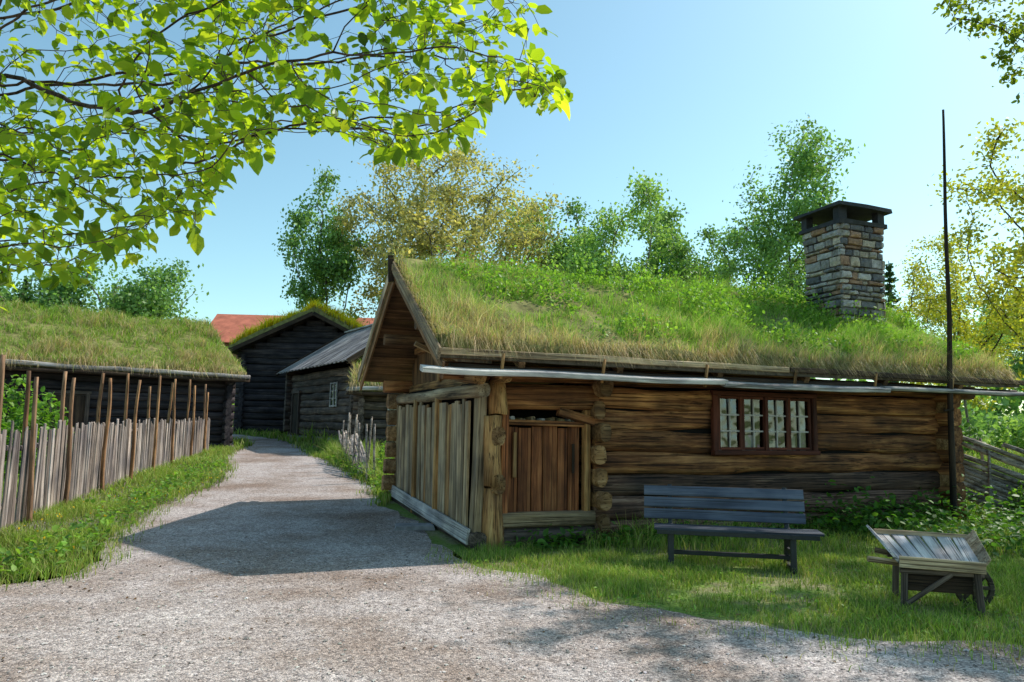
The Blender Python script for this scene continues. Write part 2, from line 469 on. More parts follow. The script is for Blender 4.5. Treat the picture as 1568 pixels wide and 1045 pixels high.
# ------------------------------------------------------------------ terrain and path
ys = sorted(set([-600, -200, -60, -20]+[round(v, 3) for v in np.arange(-10, 46, 1.0)]+[50, 60, 80, 120, 200, 400, 900]))
xs = [-900, -300, -100, -50]+list(range(-30, 31, 3))+[50, 100, 300, 900]
GV = [(x, y, float(hgt(y))) for y in ys for x in xs]
nx = len(xs)
GF = [(j*nx+i, j*nx+i+1, (j+1)*nx+i+1, (j+1)*nx+i) for j in range(len(ys)-1) for i in range(nx-1)]
py_mesh("ground", GV, GF, M_ground)

path = [(-30,-12),(30,-12),(30,3.8),(12,4.4),(8,4.9),(5.2,5.45),(3.9,5.65),(3.1,5.7),(2.24,6.05),(1.28,6.55),(.75,7),(.15,7.93),(-.55,8.6),(-.85,9.5),(-1.5,11.3),(-2.55,14.2),(-2.95,15.6),(-3.7,17.5),(-5.3,21.5),(-7,25),(-8.7,29),(-11,33),(-14,36),(-17,38),(-18,35.5),(-14.5,33.5),(-12,31.5),(-10.2,28.5),(-9.7,26),(-9.0,22.9),(-7.5,19.3),(-6.55,16.8),(-6.15,14),(-5.75,11.5),(-5.2,9.6),(-4.55,7.9),(-4.9,7),(-8,6.2),(-14,5.9),(-30,5.5)]
pp = []
n = len(path)
for i in range(n):
    p0, p1, p2, p3 = [np.array(path[(i+k-1) % n], float) for k in range(4)]
    L = np.linalg.norm(p2-p1); m = max(1, int(min(L, 14)/.22))
    for t in np.arange(m)/m:
        if L > 8: q = p1+(p2-p1)*t
        else: q = .5*((2*p1)+(-p0+p2)*t+(2*p0-5*p1+4*p2-p3)*t*t+(-p0+3*p1-3*p2+p3)*t**3)
        j = .18*noise.noise(Vector((q[0]*1.6, q[1]*1.6, 0)))+.10*noise.noise(Vector((q[0]*6, q[1]*6, 3)))
        pp.append((q[0]+j, q[1]+j*.8))
PATH = np.array(pp)
bm = bmesh.new()
f = bm.faces.new([bm.verts.new((x, y, 0)) for x, y in pp])
bmesh.ops.triangulate(bm, faces=[f])
for y in range(-10, 40):
    g = bm.verts[:]+bm.edges[:]+bm.faces[:]
    bmesh.ops.bisect_plane(bm, geom=g, plane_co=(0, y, 0), plane_no=(0, 1, 0))
for v in bm.verts: v.co.z = float(hgt(v.co.y))+.012
bmesh.ops.recalc_face_normals(bm, faces=bm.faces[:])
me = bpy.data.meshes.new("gravel_path"); bm.to_mesh(me); bm.free()
if me.polygons[0].normal.z < 0: me.flip_normals()
me.materials.append(M_gravel); link(bpy.data.objects.new("gravel_path", me))

def in_path(P, poly=PATH):
    x, y = P[:, 0], P[:, 1]; c = np.zeros(len(P), bool)
    x0, y0 = poly[:, 0], poly[:, 1]; x1, y1 = np.roll(x0, -1), np.roll(y0, -1)
    for a, b, cc, d in zip(x0, y0, x1, y1):
        k = (b > y) != (d > y)
        if not k.any(): continue
        c ^= k & (x < (cc-a)*(y-b)/(d-b+1e-12)+a)
    return c

def fnoise(P, s, o=0.):
    return np.sin(P[:, 0]*s+o+1.3*np.sin(P[:, 1]*s*.7+o))*.5+np.sin(P[:, 1]*s*1.3+2*o+1.1*np.sin(P[:, 0]*s*.9))*.5

TH = math.radians(21); AX, AY = -.25, 9.70
U = np.array([math.cos(TH), math.sin(TH)]); Vv = np.array([-math.sin(TH), math.cos(TH)])
def cab_local(P):
    d = P[:, :2]-np.array([AX, AY]); return d@U, d@Vv

def ground_grass(name, x0, x1, y0, y1, dens, hlo, hhi, cols, seed=0, wd=.006, jit=.13, thin=.72, tv=.35):
    n = int((x1-x0)*(y1-y0)*dens)
    P = np.stack([R.uniform(x0, x1, n), R.uniform(y0, y1, n), np.zeros(n)], 1)
    J = P.copy(); J[:, :2] += R.normal(0, jit, (n, 2))
    keep = ~in_path(J)
    a, b = cab_local(P)
    keep &= ~((a > -.3) & (a < 8.4) & (b > .0) & (b < 5))
    keep &= (np.abs(P[:, 0]) < .78*P[:, 1]+1.0)
    tuft = .6*fnoise(P, 1.7, seed)+.5*fnoise(P, 5.1, seed+2)+.35*fnoise(P, 11.3, seed+5)
    keep &= R.uniform(0, 1, n) < np.clip(thin+tv*tuft, .06, 1)
    P = P[keep]; tuft = tuft[keep]; n = len(P)
    P[:, 2] = hgt(P[:, 1])
    a, b = cab_local(P)
    near = np.exp(-np.clip(-b, 0, 9)*2.2)*(a > -.3)*(a < 9)
    H = R.uniform(hlo, hhi, n)*(1+.45*tuft)*(1+1.6*near)
    C = pal(n, cols)*(1+.16*tuft)[:, None]
    V, F, C = blades(P, np.abs(H)+.01, R.uniform(.7, 1.5, n)*wd, C, .4)
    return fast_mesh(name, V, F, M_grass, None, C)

G1 = [(.13,.22,.028),(.19,.30,.04),(.09,.17,.02),(.25,.33,.07),(.31,.29,.12)]
ground_grass("lawn_grass", -1, 9.5, 4.4, 9.5, 2900, .025, .085, G1, seed=1, jit=.34, thin=.6, tv=.55)
ground_grass("lawn_grass", 1, 12, 9.5, 13.5, 800, .05, .16, G1, seed=2, wd=.009)
ground_grass("verge_grass", -9.2, -4.2, 6.2, 13, 1800, .05, .15, G1, seed=3, wd=.008, jit=.2)
ground_grass("verge_grass", -12, -2.2, 13, 26, 560, .08, .2, G1, seed=4, wd=.016)
ground_grass("meadow_grass", -16, 28, 26, 42, 50, .12, .3, G1, seed=5, wd=.05)
ground_grass("meadow_grass", 6, 22, 13.5, 27, 160, .08, .2, G1, seed=6, wd=.03)

def weeds(name, cents, per, spread, hh, leaf, cols):
    P = []
    for (x, y, s) in cents:
        m = int(per*s)
        q = np.stack([x+R.normal(0, spread*s, m), y+R.normal(0, spread*s, m), np.abs(R.normal(0, .5, m))*hh*s], 1)
        P.append(q)
    P = np.concatenate(P); P[:, 2] += hgt(P[:, 1])+.01
    P = P[~in_path(P)]
    n = len(P); D = rand_unit(n); D[:, 2] = np.abs(D[:, 2])*.5+.05
    V, F, C = shaped_leaves(P, D, R.uniform(.6, 1.4, n)*leaf, pal(n, cols))
    return fast_mesh(name, V, F, M_leaf, None, C)
W1 = [(.12,.25,.03),(.18,.36,.04),(.25,.42,.06),(.08,.18,.03)]
cs = [(random.uniform(-.3, .25)+(-4.9-(y-7.5)*.23 if y < 12 else -6.0-(y-12)*.25), y, random.uniform(.6, 1.3)) for y in np.arange(7.2, 20, .16)]
weeds("verge_weeds", cs, 26, .22, .25, .07, W1)
cs = []
for a in np.arange(.4, 8.6, .12):
    q = U*a+Vv*random.uniform(-.5, -.15)+np.array([AX, AY]); cs.append((q[0], q[1], random.uniform(.5, 1.1)*(1.35 if a > 5.0 else .6)))
for a in np.arange(5.4, 10.5, .08):
    q = U*a+Vv*random.uniform(-2.4, -.4)+np.array([AX, AY]); cs.append((q[0], q[1], random.uniform(.6, 1.5)))
weeds("nettle_patch", cs, 42, .2, .38, .085, [(.06,.14,.025),(.09,.22,.035),(.13,.28,.04)])
cs = [(-3.0-(y-15)*.33+random.uniform(-.1, .5), y, random.uniform(.6, 1.2)) for y in np.arange(14.6, 22, .16)]
weeds("verge_weeds", cs, 28, .25, .3, .09, W1)
cs = [(random.uniform(-.6, 8), random.uniform(5.4, 8.8), random.uniform(.3, .8)) for _ in range(240)]
weeds("lawn_clover", cs, 16, .2, .08, .035, W1)

def pebbles():
    n = 20000
    P = np.stack([R.uniform(-7, 7, n), 3.2+R.uniform(0, 1, n)**1.6*9, np.zeros(n)], 1)
    P = P[in_path(P)]; n = len(P); P[:, 2] = hgt(P[:, 1])+.013
    O = np.array([[1,0,0],[0,1,0],[-1,0,0],[0,-1,0],[0,0,.8],[0,0,-.5],[.6,.6,.45],[-.6,.6,.4],[-.6,-.6,.5],[.6,-.6,.4]])
    Ff = np.array([[0,6,4],[6,1,4],[1,7,4],[7,2,4],[2,8,4],[8,3,4],[3,9,4],[9,0,4]])
    S = R.gamma(2.0, .0024, n)+.003
    V = O[None]*R.uniform(.65, 1.35, (n, 10, 3))*S[:, None, None]
    V[:, :, 2] = V[:, :, 2]*.8
    V = V+P[:, None]
    F = (np.arange(n)[:, None, None]*10+Ff[None]).reshape(-1, 3)
    g = R.uniform(.14, .6, n)[:, None]*np.array([1.03,.98,.95])*(1+R.normal(0, .03, (n, 3)))
    return fast_mesh("gravel_stones", V.reshape(-1, 3), F, M_stone, None, np.repeat(g, 10, 0))
pebbles()
def litter():
    n = 700
    P = np.stack([R.uniform(-6, 6, n), R.uniform(3.4, 9, n), np.full(n, .02)], 1)
    D = rand_unit(n); D[:, 2] *= .15
    V, F, C = shaped_leaves(P, D, R.uniform(.008, .035, n), pal(n, [(.12,.06,.03),(.2,.12,.05),(.06,.035,.02)]))
    fast_mesh("leaf_litter", V, F, M_leaf, None, C)
litter()
def dots(name, P, s, cols, parent=None):
    n = len(P); V, F, C = quad_leaves(np.repeat(P, 3, 0), np.full(n*3, s), pal(n*3, cols), 2)
    return fast_mesh(name, V, F, M_flower, parent, C)
P = np.stack([R.uniform(-7.5, -4.8, 110), R.uniform(8, 19, 110), np.zeros(110)], 1); P = P[~in_path(P)]; P[:, 2] = hgt(P[:, 1])+.14
dots("dandelion_flowers", P, .035, [(.8,.55,.02),(.8,.62,.04)])

# ------------------------------------------------------------------ sod roof
def sod_roof(parent, x0, x1, yf, yr, yb, ze, zr, t, dens, cols_fn, hmul=1.0, wd=.007, back=.18, name="turf_roof"):
    nxs = int((x1-x0)/.18)
    prof = [(yf, ze, 0), (yf-.02, ze+t*.5, .5)]
    ks = 14
    for i in range(ks+1):
        s = i/ks; prof.append((yf+(yr-yf)*s, ze+t+(zr-ze)*s, 1))
    for i in range(1, ks+1):
        s = i/ks; prof.append((yr+(yb-yr)*s, zr+t+(ze-zr)*s, 1))
    prof.append((yb, ze, 0)); prof.append((yr, zr, 0))
    m = len(prof); V = []; F = []
    for j in range(nxs+1):
        x = x0+(x1-x0)*j/nxs
        for (y, z, k) in prof:
            q = Vector((x*1.3, y*1.3, z))
            V.append((x, y+.03*k*noise.noise(q*3), z+k*(.14*noise.noise(q)+.07*noise.noise(q*4))))
    for j in range(nxs):
        for i in range(m):
            i2 = (i+1) % m; F.append((j*m+i, j*m+i2, (j+1)*m+i2, (j+1)*m+i))
    F.append(tuple(range(m))[::-1]); F.append(tuple(nxs*m+i for i in range(m)))
    py_mesh(name+"_soil", V, F, M_soil, parent, smooth=True)
    n = int((x1-x0)*(yr-yf)*dens); nb = int(n*back)
    x = R.uniform(x0, x1, n+nb); s = R.uniform(0, 1, n+nb)
    y = np.where(np.arange(n+nb) < n, yf+(yr-yf)*s, yr+(yb-yr)*(1-s**.5 if back < .5 else s))
    z = ze+t+(zr-ze)*(1-np.abs(y-yr)/np.where(y < yr, yr-yf, yb-yr))-.03
    P = np.stack([x, y, z], 1)
    nz = .7*fnoise(P, 1.6, 1)+.6*fnoise(P, 4.5, 3)+.5*fnoise(P, 10.7, 4)
    keep = R.uniform(0, 1, len(P)) < np.clip(.7+.4*nz, .12, 1); P = P[keep]; nz = nz[keep]
    su = np.clip((P[:, 1]-yf)/(yr-yf), 0, 1); sx = (P[:, 0]-x0)/(x1-x0)
    C, H = cols_fn(P, sx, su, nz)
    V, F, Cc = blades(P, H*hmul, R.uniform(.6, 1.5, len(P))*wd, C, .45, bias=(0, -.12, 0))
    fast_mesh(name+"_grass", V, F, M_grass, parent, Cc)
    n = int((x1-x0)*dens*.12)
    P = np.stack([R.uniform(x0, x1, n), np.full(n, yf)+R.uniform(-.03, .1, n), ze+t*R.uniform(.1, 1.0, n)], 1)
    C = pal(n, [(.34,.26,.14),(.46,.37,.21),(.24,.19,.10),(.16,.22,.05),(.42,.33,.22)])
    H = R.uniform(.06, .24, n)*hmul*(1+.6*fnoise(P, 3.1, 2))
    V, F, Cc = blades(P, H, R.uniform(.6, 1.3, n)*wd*.9, C, .3, bias=(0, -.55, -.1), droop=1.25)
    fast_mesh(name+"_hanging_straw", V, F, M_grass, parent, Cc)
    n = int((yr-yf)*dens*.12)
    s = R.uniform(0, 1, n)
    P = np.stack([np.full(n, x0)+R.uniform(-.03, .1, n), yf+(yr-yf)*s, ze+t*R.uniform(.4, 1, n)+(zr-ze)*s], 1)
    C = pal(n, [(.34,.26,.13),(.46,.37,.21),(.16,.22,.05)])
    V, F, Cc = blades(P, R.uniform(.08, .26, n)*hmul, R.uniform(.6, 1.3, n)*wd, C, .4, bias=(-.3, -.1, 0), droop=.6)
    fast_mesh(name+"_rake_straw", V, F, M_grass, parent, Cc)

# ------------------------------------------------------------------ MAIN LOG CABIN
cab = empty("log_cabin", (AX, AY, 0), TH)
CZ = .31
def cfn(P, sx, su, nz):
    n = len(P)
    green = pal(n, [(.17,.33,.045),(.24,.42,.06),(.12,.25,.035),(.30,.45,.10)])
    dry = pal(n, [(.46,.37,.22),(.56,.48,.32),(.34,.32,.14),(.30,.22,.14)])
    d = np.clip(1.15-su*5.5+.45*nz, 0, 1)*.75+np.clip(.42-sx*1.6-.2*su+.40*nz, 0, .75)
    pick = R.uniform(0, 1, n) < np.clip(d+.08, 0, .85)
    C = np.where(pick[:, None], dry, green)
    H = R.uniform(.05, .18, n)*(1+.6*nz)*(1+.8*np.clip(sx-.2, 0, 1))
    H = H*np.where(R.uniform(0, 1, n) < .03, 1.9, 1)
    return C, np.clip(H, .04, .55)
ZE, ZR, YF, YR, YB = 2.45, 4.08, -.52, 2.4, 5.3
sod_roof(cab, -.88, 9.5, YF, YR, YB, ZE, ZR, .18, 3200, cfn)
n = 26000
x = R.uniform(-.3, 9.4, n); s = R.uniform(.08, 1.05, n)
P = np.stack([x, YF+(YR-YF)*s, ZE+.2+(ZR-ZE)*s], 1)
nz = fnoise(P, 2.1, 5)+.7*fnoise(P, 5.0, 7)+.4*fnoise(P, 11, 2)
keep = (nz+x*.11-.15+.5*(s-.5)) > R.uniform(.0, 1.2, n); P = P[keep]; nz = nz[keep]; n = len(P)
P[:, 2] += np.abs(R.normal(0, .12, n))*np.clip(1+.9*nz, .2, 3)
D = rand_unit(n); D[:, 2] = np.abs(D[:, 2])+.2
V, F, C = shaped_leaves(P, D, R.uniform(.03, .075, n), pal(n, [(.17,.34,.045),(.24,.44,.06),(.12,.26,.035),(.32,.50,.09)]))
fast_mesh("roof_weeds", V, F, M_leaf, cab, C)
for side, (ya, yb2) in enumerate([(YF, YR), (YB, YR)]):
    nb = 11
    for i in range(nb):
        a = i/nb; b = (i+.97)/nb
        y0 = ya+(yb2-ya)*a; y1 = ya+(yb2-ya)*b; z0 = ZE+(ZR-ZE)*a-.03; z1 = ZE+(ZR-ZE)*b-.03
        yc, zc = (y0+y1)/2, (z0+z1)/2; w = math.hypot(y1-y0, z1-z0)
        nrm = Vector((0, -(ZR-ZE)/(YR-YF)*(1 if side == 0 else -1), 1))
        beam("roof_board", (-.86, yc, zc), (9.5, yc, zc), w, .03, M_under, cab, ref=nrm)
beam("birch_bark_strip", (-.9, YF-.03, ZE-.02), (9.6, YF-.03, ZE-.02), .05, .07, M_birch, cab, wob=.03)
beam("turf_retaining_board", (-.95, YF-.07, ZE+.05), (4.5, YF-.07, ZE+.04), .06, .085, M_plank, cab, wob=.02)
beam("turf_retaining_board", (4.52, YF-.07, ZE+.04), (9.75, YF-.07, ZE+.03), .06, .085, M_dark, cab, wob=.02)
beam("eave_log", (-.75, YF+.05, 2.30), (9.6, YF+.05, 2.30), .13, .12, M_dark, cab, 'log', wob=.03)
beam("eave_board", (-1.15, YF-.12, 2.265), (3.3, YF-.12, 2.25), .15, .07, M_grey, cab, wob=.03, roll=.25)
beam("eave_board", (3.25, YF-.13, 2.230), (6.4, YF-.13, 2.24), .14, .065, M_grey, cab, wob=.03, roll=.3)
beam("eave_board", (6.3, YF-.13, 2.262), (11.2, YF-.13, 2.27), .12, .07, M_grey, cab, 'log', wob=.03, roll=.2)
for x in [-.1, 1.35, 3.0, 4.6, 6.2, 7.9]:
    beam("eave_hook", (x, YF-.06, 2.18), (x+.02, YF-.1, 2.5), .04, .04, M_post, cab, 'log')
    beam("rafter_tail", (x+.3, YF-.02, 2.36), (x+.3, 1.0, 2.36+.86), .09, .11, M_under, cab)
beam("wall_plate", (-.72, -.02, 2.30), (9.1, -.02, 2.30), .24, .24, M_log, cab, 'log', wob=.03)
beam("wall_plate", (-.55, 4.75, 2.30), (9.1, 4.75, 2.30), .24, .24, M_log, cab, 'log')
for (y, z) in [(1.2, 3.08), (2.4, 3.86), (3.6, 3.08)]:
    beam("purlin", (-.8, y, z), (9.1, y, z), .2, .2, M_under, cab, 'log')
x1w = 8.35
for k in range(7):
    z = CZ*(k+.5); hh = CZ*1.03; w = .24
    j = random.uniform(-.02, .02)
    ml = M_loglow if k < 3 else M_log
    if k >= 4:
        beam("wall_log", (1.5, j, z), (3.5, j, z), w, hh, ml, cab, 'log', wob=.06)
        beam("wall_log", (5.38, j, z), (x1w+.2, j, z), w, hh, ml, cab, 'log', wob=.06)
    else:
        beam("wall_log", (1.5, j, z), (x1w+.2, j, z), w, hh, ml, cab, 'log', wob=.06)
    beam("wall_log", (x1w-.1, -.4, z+.15), (x1w-.1, 5.1, z+.15), w, hh, M_log, cab, 'log')
    beam("wall_log", (-.1, 4.75, z), (x1w, 4.75, z), w, hh, M_logdk, cab, 'log')
    e = random.uniform(.18, .34)
    beam("log_end", (1.57+random.uniform(-.02, .02), .9, z+.12), (1.57+random.uniform(-.04, .04), -e, z+.12), .2+random.uniform(-.02, .03), .29, M_end, cab, 'log', ends=.05, taper=.88)
    if k % 2 == 0:
        beam("log_end", (x1w-.12, .3, z), (x1w-.12, -.32, z), .22, .28, M_end, cab, 'log', ends=.03)
        beam("log_end", (.06, .5, z+.05), (.03, -random.uniform(.14, .26), z+.05), .2, .26, M_post, cab, 'log', ends=.04)
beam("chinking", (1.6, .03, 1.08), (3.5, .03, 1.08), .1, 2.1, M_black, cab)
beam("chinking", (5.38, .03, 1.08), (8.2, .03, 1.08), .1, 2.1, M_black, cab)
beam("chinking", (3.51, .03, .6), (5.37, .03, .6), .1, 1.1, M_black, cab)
beam("corner_post", (.0, -.10, .0), (.0, -.10, .78), .30, .30, M_post, cab, 'log', wob=.08, taper=.85, ends=.03)
beam("corner_post", (.0, -.10, .80), (.0, -.10, 1.72), .25, .26, M_post, cab, 'log', wob=.08, taper=1.1, ends=.03)
beam("corner_post", (.01, -.10, 1.74), (.0, -.10, 2.2), .27, .26, M_post, cab, 'log', wob=.08, taper=.85, ends=.03)
beam("corner_post", (-.2, -.02, .05), (-.17, -.02, 2.15), .13, .2, M_plank, cab, wob=.03)
beam("entry_sill_log", (-.1, .0, .12), (1.55, .0, .12), .26, .26, M_mid, cab, 'log')
beam("entry_sill_log", (.1, -.01, .34), (1.5, -.01, .34), .22, .19, M_plank, cab, wob=.02)
beam("lintel_log", (-.05, .0, 1.98), (1.55, .0, 2.0), .26, .36, M_log, cab, 'log')
beam("lintel_brace", (.95, -.05, 1.80), (1.5, -.05, 1.66), .10, .12, M_log, cab)
beam("door_rail", (.14, -.02, 1.64), (1.42, -.02, 1.62), .07, .075, M_log, cab)
beam("door_jamb", (.17, -.02, .40), (.17, -.02, 1.82), .1, .12, M_door, cab)
beam("door_jamb", (1.4, -.02, .40), (1.4, -.02, 1.82), .09, .12, M_post, cab)
xx = .235
for w in [.15, .2, .17, .22, .16, .18]:
    if xx+w > 1.38: w = 1.37-xx
    if w < .04: break
    beam("door_plank", (xx+w/2, .03+random.uniform(-.012, .012), .42), (xx+w/2, .03, 1.6-random.uniform(0, .05)), .035, w-.014, M_door, cab, ref=(1,0,0))
    xx += w
beam("door_batten", (.33, -.01, .9), (.33, -.01, 1.5), .03, .06, M_post, cab, ref=(1,0,0))
beam("door_latch", (1.2, -.02, .95), (1.2, -.02, 1.35), .02, .04, M_dark, cab, ref=(1,0,0))
for i in range(7):
    beam("stored_firewood", (.3+i*.15, .35, 1.66+random.uniform(0, .04)), (.32+i*.15, .06, 1.66+random.uniform(0, .04)), .07, .06, M_plank if i % 3 else M_grey, cab, 'log')
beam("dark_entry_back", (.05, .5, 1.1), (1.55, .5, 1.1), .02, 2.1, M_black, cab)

GX = -.27
y = .12
while y < 4.75:
    w = random.uniform(.13, .27)
    if not (1.55 < y < 1.78 or 3.0 < y < 3.12):
        zt = 1.93+random.uniform(-.07, .02)
        beam("gable_plank", (GX+random.uniform(-.015, .015), y+w/2, .22+.035*y), (GX+random.uniform(-.02, .02), y+w/2+random.uniform(-.01, .01), zt), w-random.uniform(.008, .025), .035, M_plank if random.random() < .8 else M_post, cab, ref=(1,0,0), ends=.02)
    y += w
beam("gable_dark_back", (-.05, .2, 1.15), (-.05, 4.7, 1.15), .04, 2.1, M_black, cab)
beam("gable_base_board", (GX-.07, -.12, .16), (GX-.07, 4.9, .33), .035, .2, M_grey, cab, roll=.12)
beam("gable_sill_log", (GX+.05, -.2, .10), (GX+.05, 4.95, .2), .24, .24, M_mid, cab, 'log')
beam("gable_top_log", (GX+.02, -.42, 2.04), (GX+.02, 5.15, 2.04), .18, .18, M_plank, cab, 'log', wob=.03)
beam("gable_tie_log", (.02, -.42, 2.24), (.02, 5.15, 2.24), .2, .2, M_post, cab, 'log', wob=.03)
for yy in [1.66, 3.06]:
    beam("gable_post", (GX-.03, yy, .1), (GX-.03, yy, 2.0), .1, .12, M_post, cab, 'log')
for k in range(7):
    z = CZ*(k+.5)
    beam("log_end", (.3, 4.75, z), (-.45-random.uniform(0, .06), 4.75, z), .22, .29, M_end, cab, 'log', ends=.03)
for i in range(26):
    yy = .1+i*.18
    zt = ZR-abs(yy-YR)*(ZR-ZE)/(YR-YF)-.1
    if zt > 2.4: beam("gable_board", (.0, yy, 2.3), (.0, yy, zt), .175, .03, M_under, cab, ref=(1,0,0))
beam("gable_cross_beam", (-.05, .6, 2.95), (-.05, 4.2, 2.95), .1, .12, M_post, cab)
beam("king_post", (-.06, 2.4, 2.3), (-.06, 2.4, 3.9), .12, .12, M_post, cab)
sl = (ZR-ZE)/(YR-YF)
beam("rake_strut", (-.85, 1.0, 2.75), (-.05, 1.0, 2.4), .07, .08, M_post, cab, 'log')
for x, dz, w, m in [(-.93, .07, .17, M_plank), (-.88, -.1, .15, M_under)]:
    beam("bargeboard", (x, YF-.12, ZE+dz-.07), (x, YR+.04, ZR+dz+.03), .035, w, m, cab, ref=(0, -sl, 1))
    beam("bargeboard", (x-.012, YB+.1, ZE+dz-.05), (x-.012, YR-.04, ZR+dz+.03), .035, w, m, cab, ref=(0, sl, 1))
beam("ridge_finial", (-.95, YR, 3.9), (-.97, YR, 4.34), .1, .07, M_dark, cab)
beam("eave_bracket_log", (-.35, -.5, 2.2), (-.35, .4, 2.28), .18, .2, M_post, cab, 'log', ends=.03)

WX0, WX1, WZ0, WZ1 = 3.5, 5.38, 1.24, 2.15
wy = -.13
beam("window_frame_sill", (WX0-.06, wy-.02, WZ0), (WX1+.06, wy-.02, WZ0), .1, .07, M_frame, cab)
beam("window_frame_head", (WX0-.06, wy, WZ1-.02), (WX1+.06, wy, WZ1-.02), .08, .07, M_frame, cab)
for x in (WX0-.01, WX1+.01): beam("window_frame_side", (x, wy, WZ0+.036), (x, wy, WZ1-.056), .09, .08, M_frame, cab, ref=(0,1,0))
cw = (WX1-WX0-.1)/4
for c in range(4):
    a = WX0+.05+c*cw; b = a+cw
    for x in (a+.022, b-.022): beam("casement_stile", (x, wy+.01, WZ0+.04), (x, wy+.01, WZ1-.06), .045, .038, M_frame, cab, ref=(0,1,0))
    for z in (WZ0+.06, WZ1-.08): beam("casement_rail", (a+.045, wy+.01, z), (b-.045, wy+.01, z), .036, .04, M_frame, cab)
    m = (a+b)/2
    beam("glazing_bar", (m, wy+.012, WZ0+.08), (m, wy+.012, WZ1-.1), .02, .026, M_bar, cab, ref=(0,1,0))
    for q in (1, 2):
        z = WZ0+.08+(WZ1-WZ0-.18)*q/3
        beam("glazing_bar", (a+.045, wy+.016, z), (b-.045, wy+.016, z), .02, .024, M_bar, cab)
    if c == 1: beam("window_mullion", (b, wy-.01, WZ0+.04), (b, wy-.01, WZ1-.06), .06, .05, M_frame, cab, ref=(0,1,0))
for c in range(4):
    a = WX0+.05+c*cw; b = a+cw; t1, t2 = [(.004,.010),(.012,-.004),(-.006,.008),(.010,.002)][c]
    py_mesh("window_glass", [(a, wy+.026, WZ0+.05), (b, wy+.026+t1, WZ0+.05), (b, wy+.026+t1+t2, WZ1-.07), (a, wy+.026+t2, WZ1-.07)], [(0,1,2,3)], M_glass, cab)
def box(name, a, b, mat, parent):
    (x0,y0,z0), (x1,y1,z1) = a, b
    V = [(x0,y0,z0),(x1,y0,z0),(x1,y1,z0),(x0,y1,z0),(x0,y0,z1),(x1,y0,z1),(x1,y1,z1),(x0,y1,z1)]
    F = [(0,3,2,1),(4,5,6,7),(0,1,5,4),(1,2,6,5),(2,3,7,6),(3,0,4,7)]
    return py_mesh(name, V, F, mat, parent)
V = [(2.4,.2,.3),(6.6,.2,.3),(6.6,3.8,.3),(2.4,3.8,.3),(2.4,.2,2.4),(6.6,.2,2.4),(6.6,3.8,2.4),(2.4,3.8,2.4)]
py_mesh("room_interior", V, [(0,3,2,1),(4,5,6,7),(1,2,6,5),(2,3,7,6),(3,0,4,7)], M_room, cab)
for (x, w, z0, z1) in [(3.58, .12, 1.25, 2.1), (4.08, .26, 1.25, 1.50), (4.62, .12, 1.25, 1.42), (4.95, .16, 1.25, 1.5), (5.22, .1, 1.25, 2.1)]:
    V = []; F = []
    for i in range(9):
        xx2 = x+w*i/8; yy2 = .0+.02*math.sin(i*2.1); V += [(xx2, yy2, z0), (xx2, yy2, z1)]
    F = [(2*i, 2*i+2, 2*i+3, 2*i+1) for i in range(8)]
    py_mesh("curtain", V, F, M_curtain, cab, smooth=True)

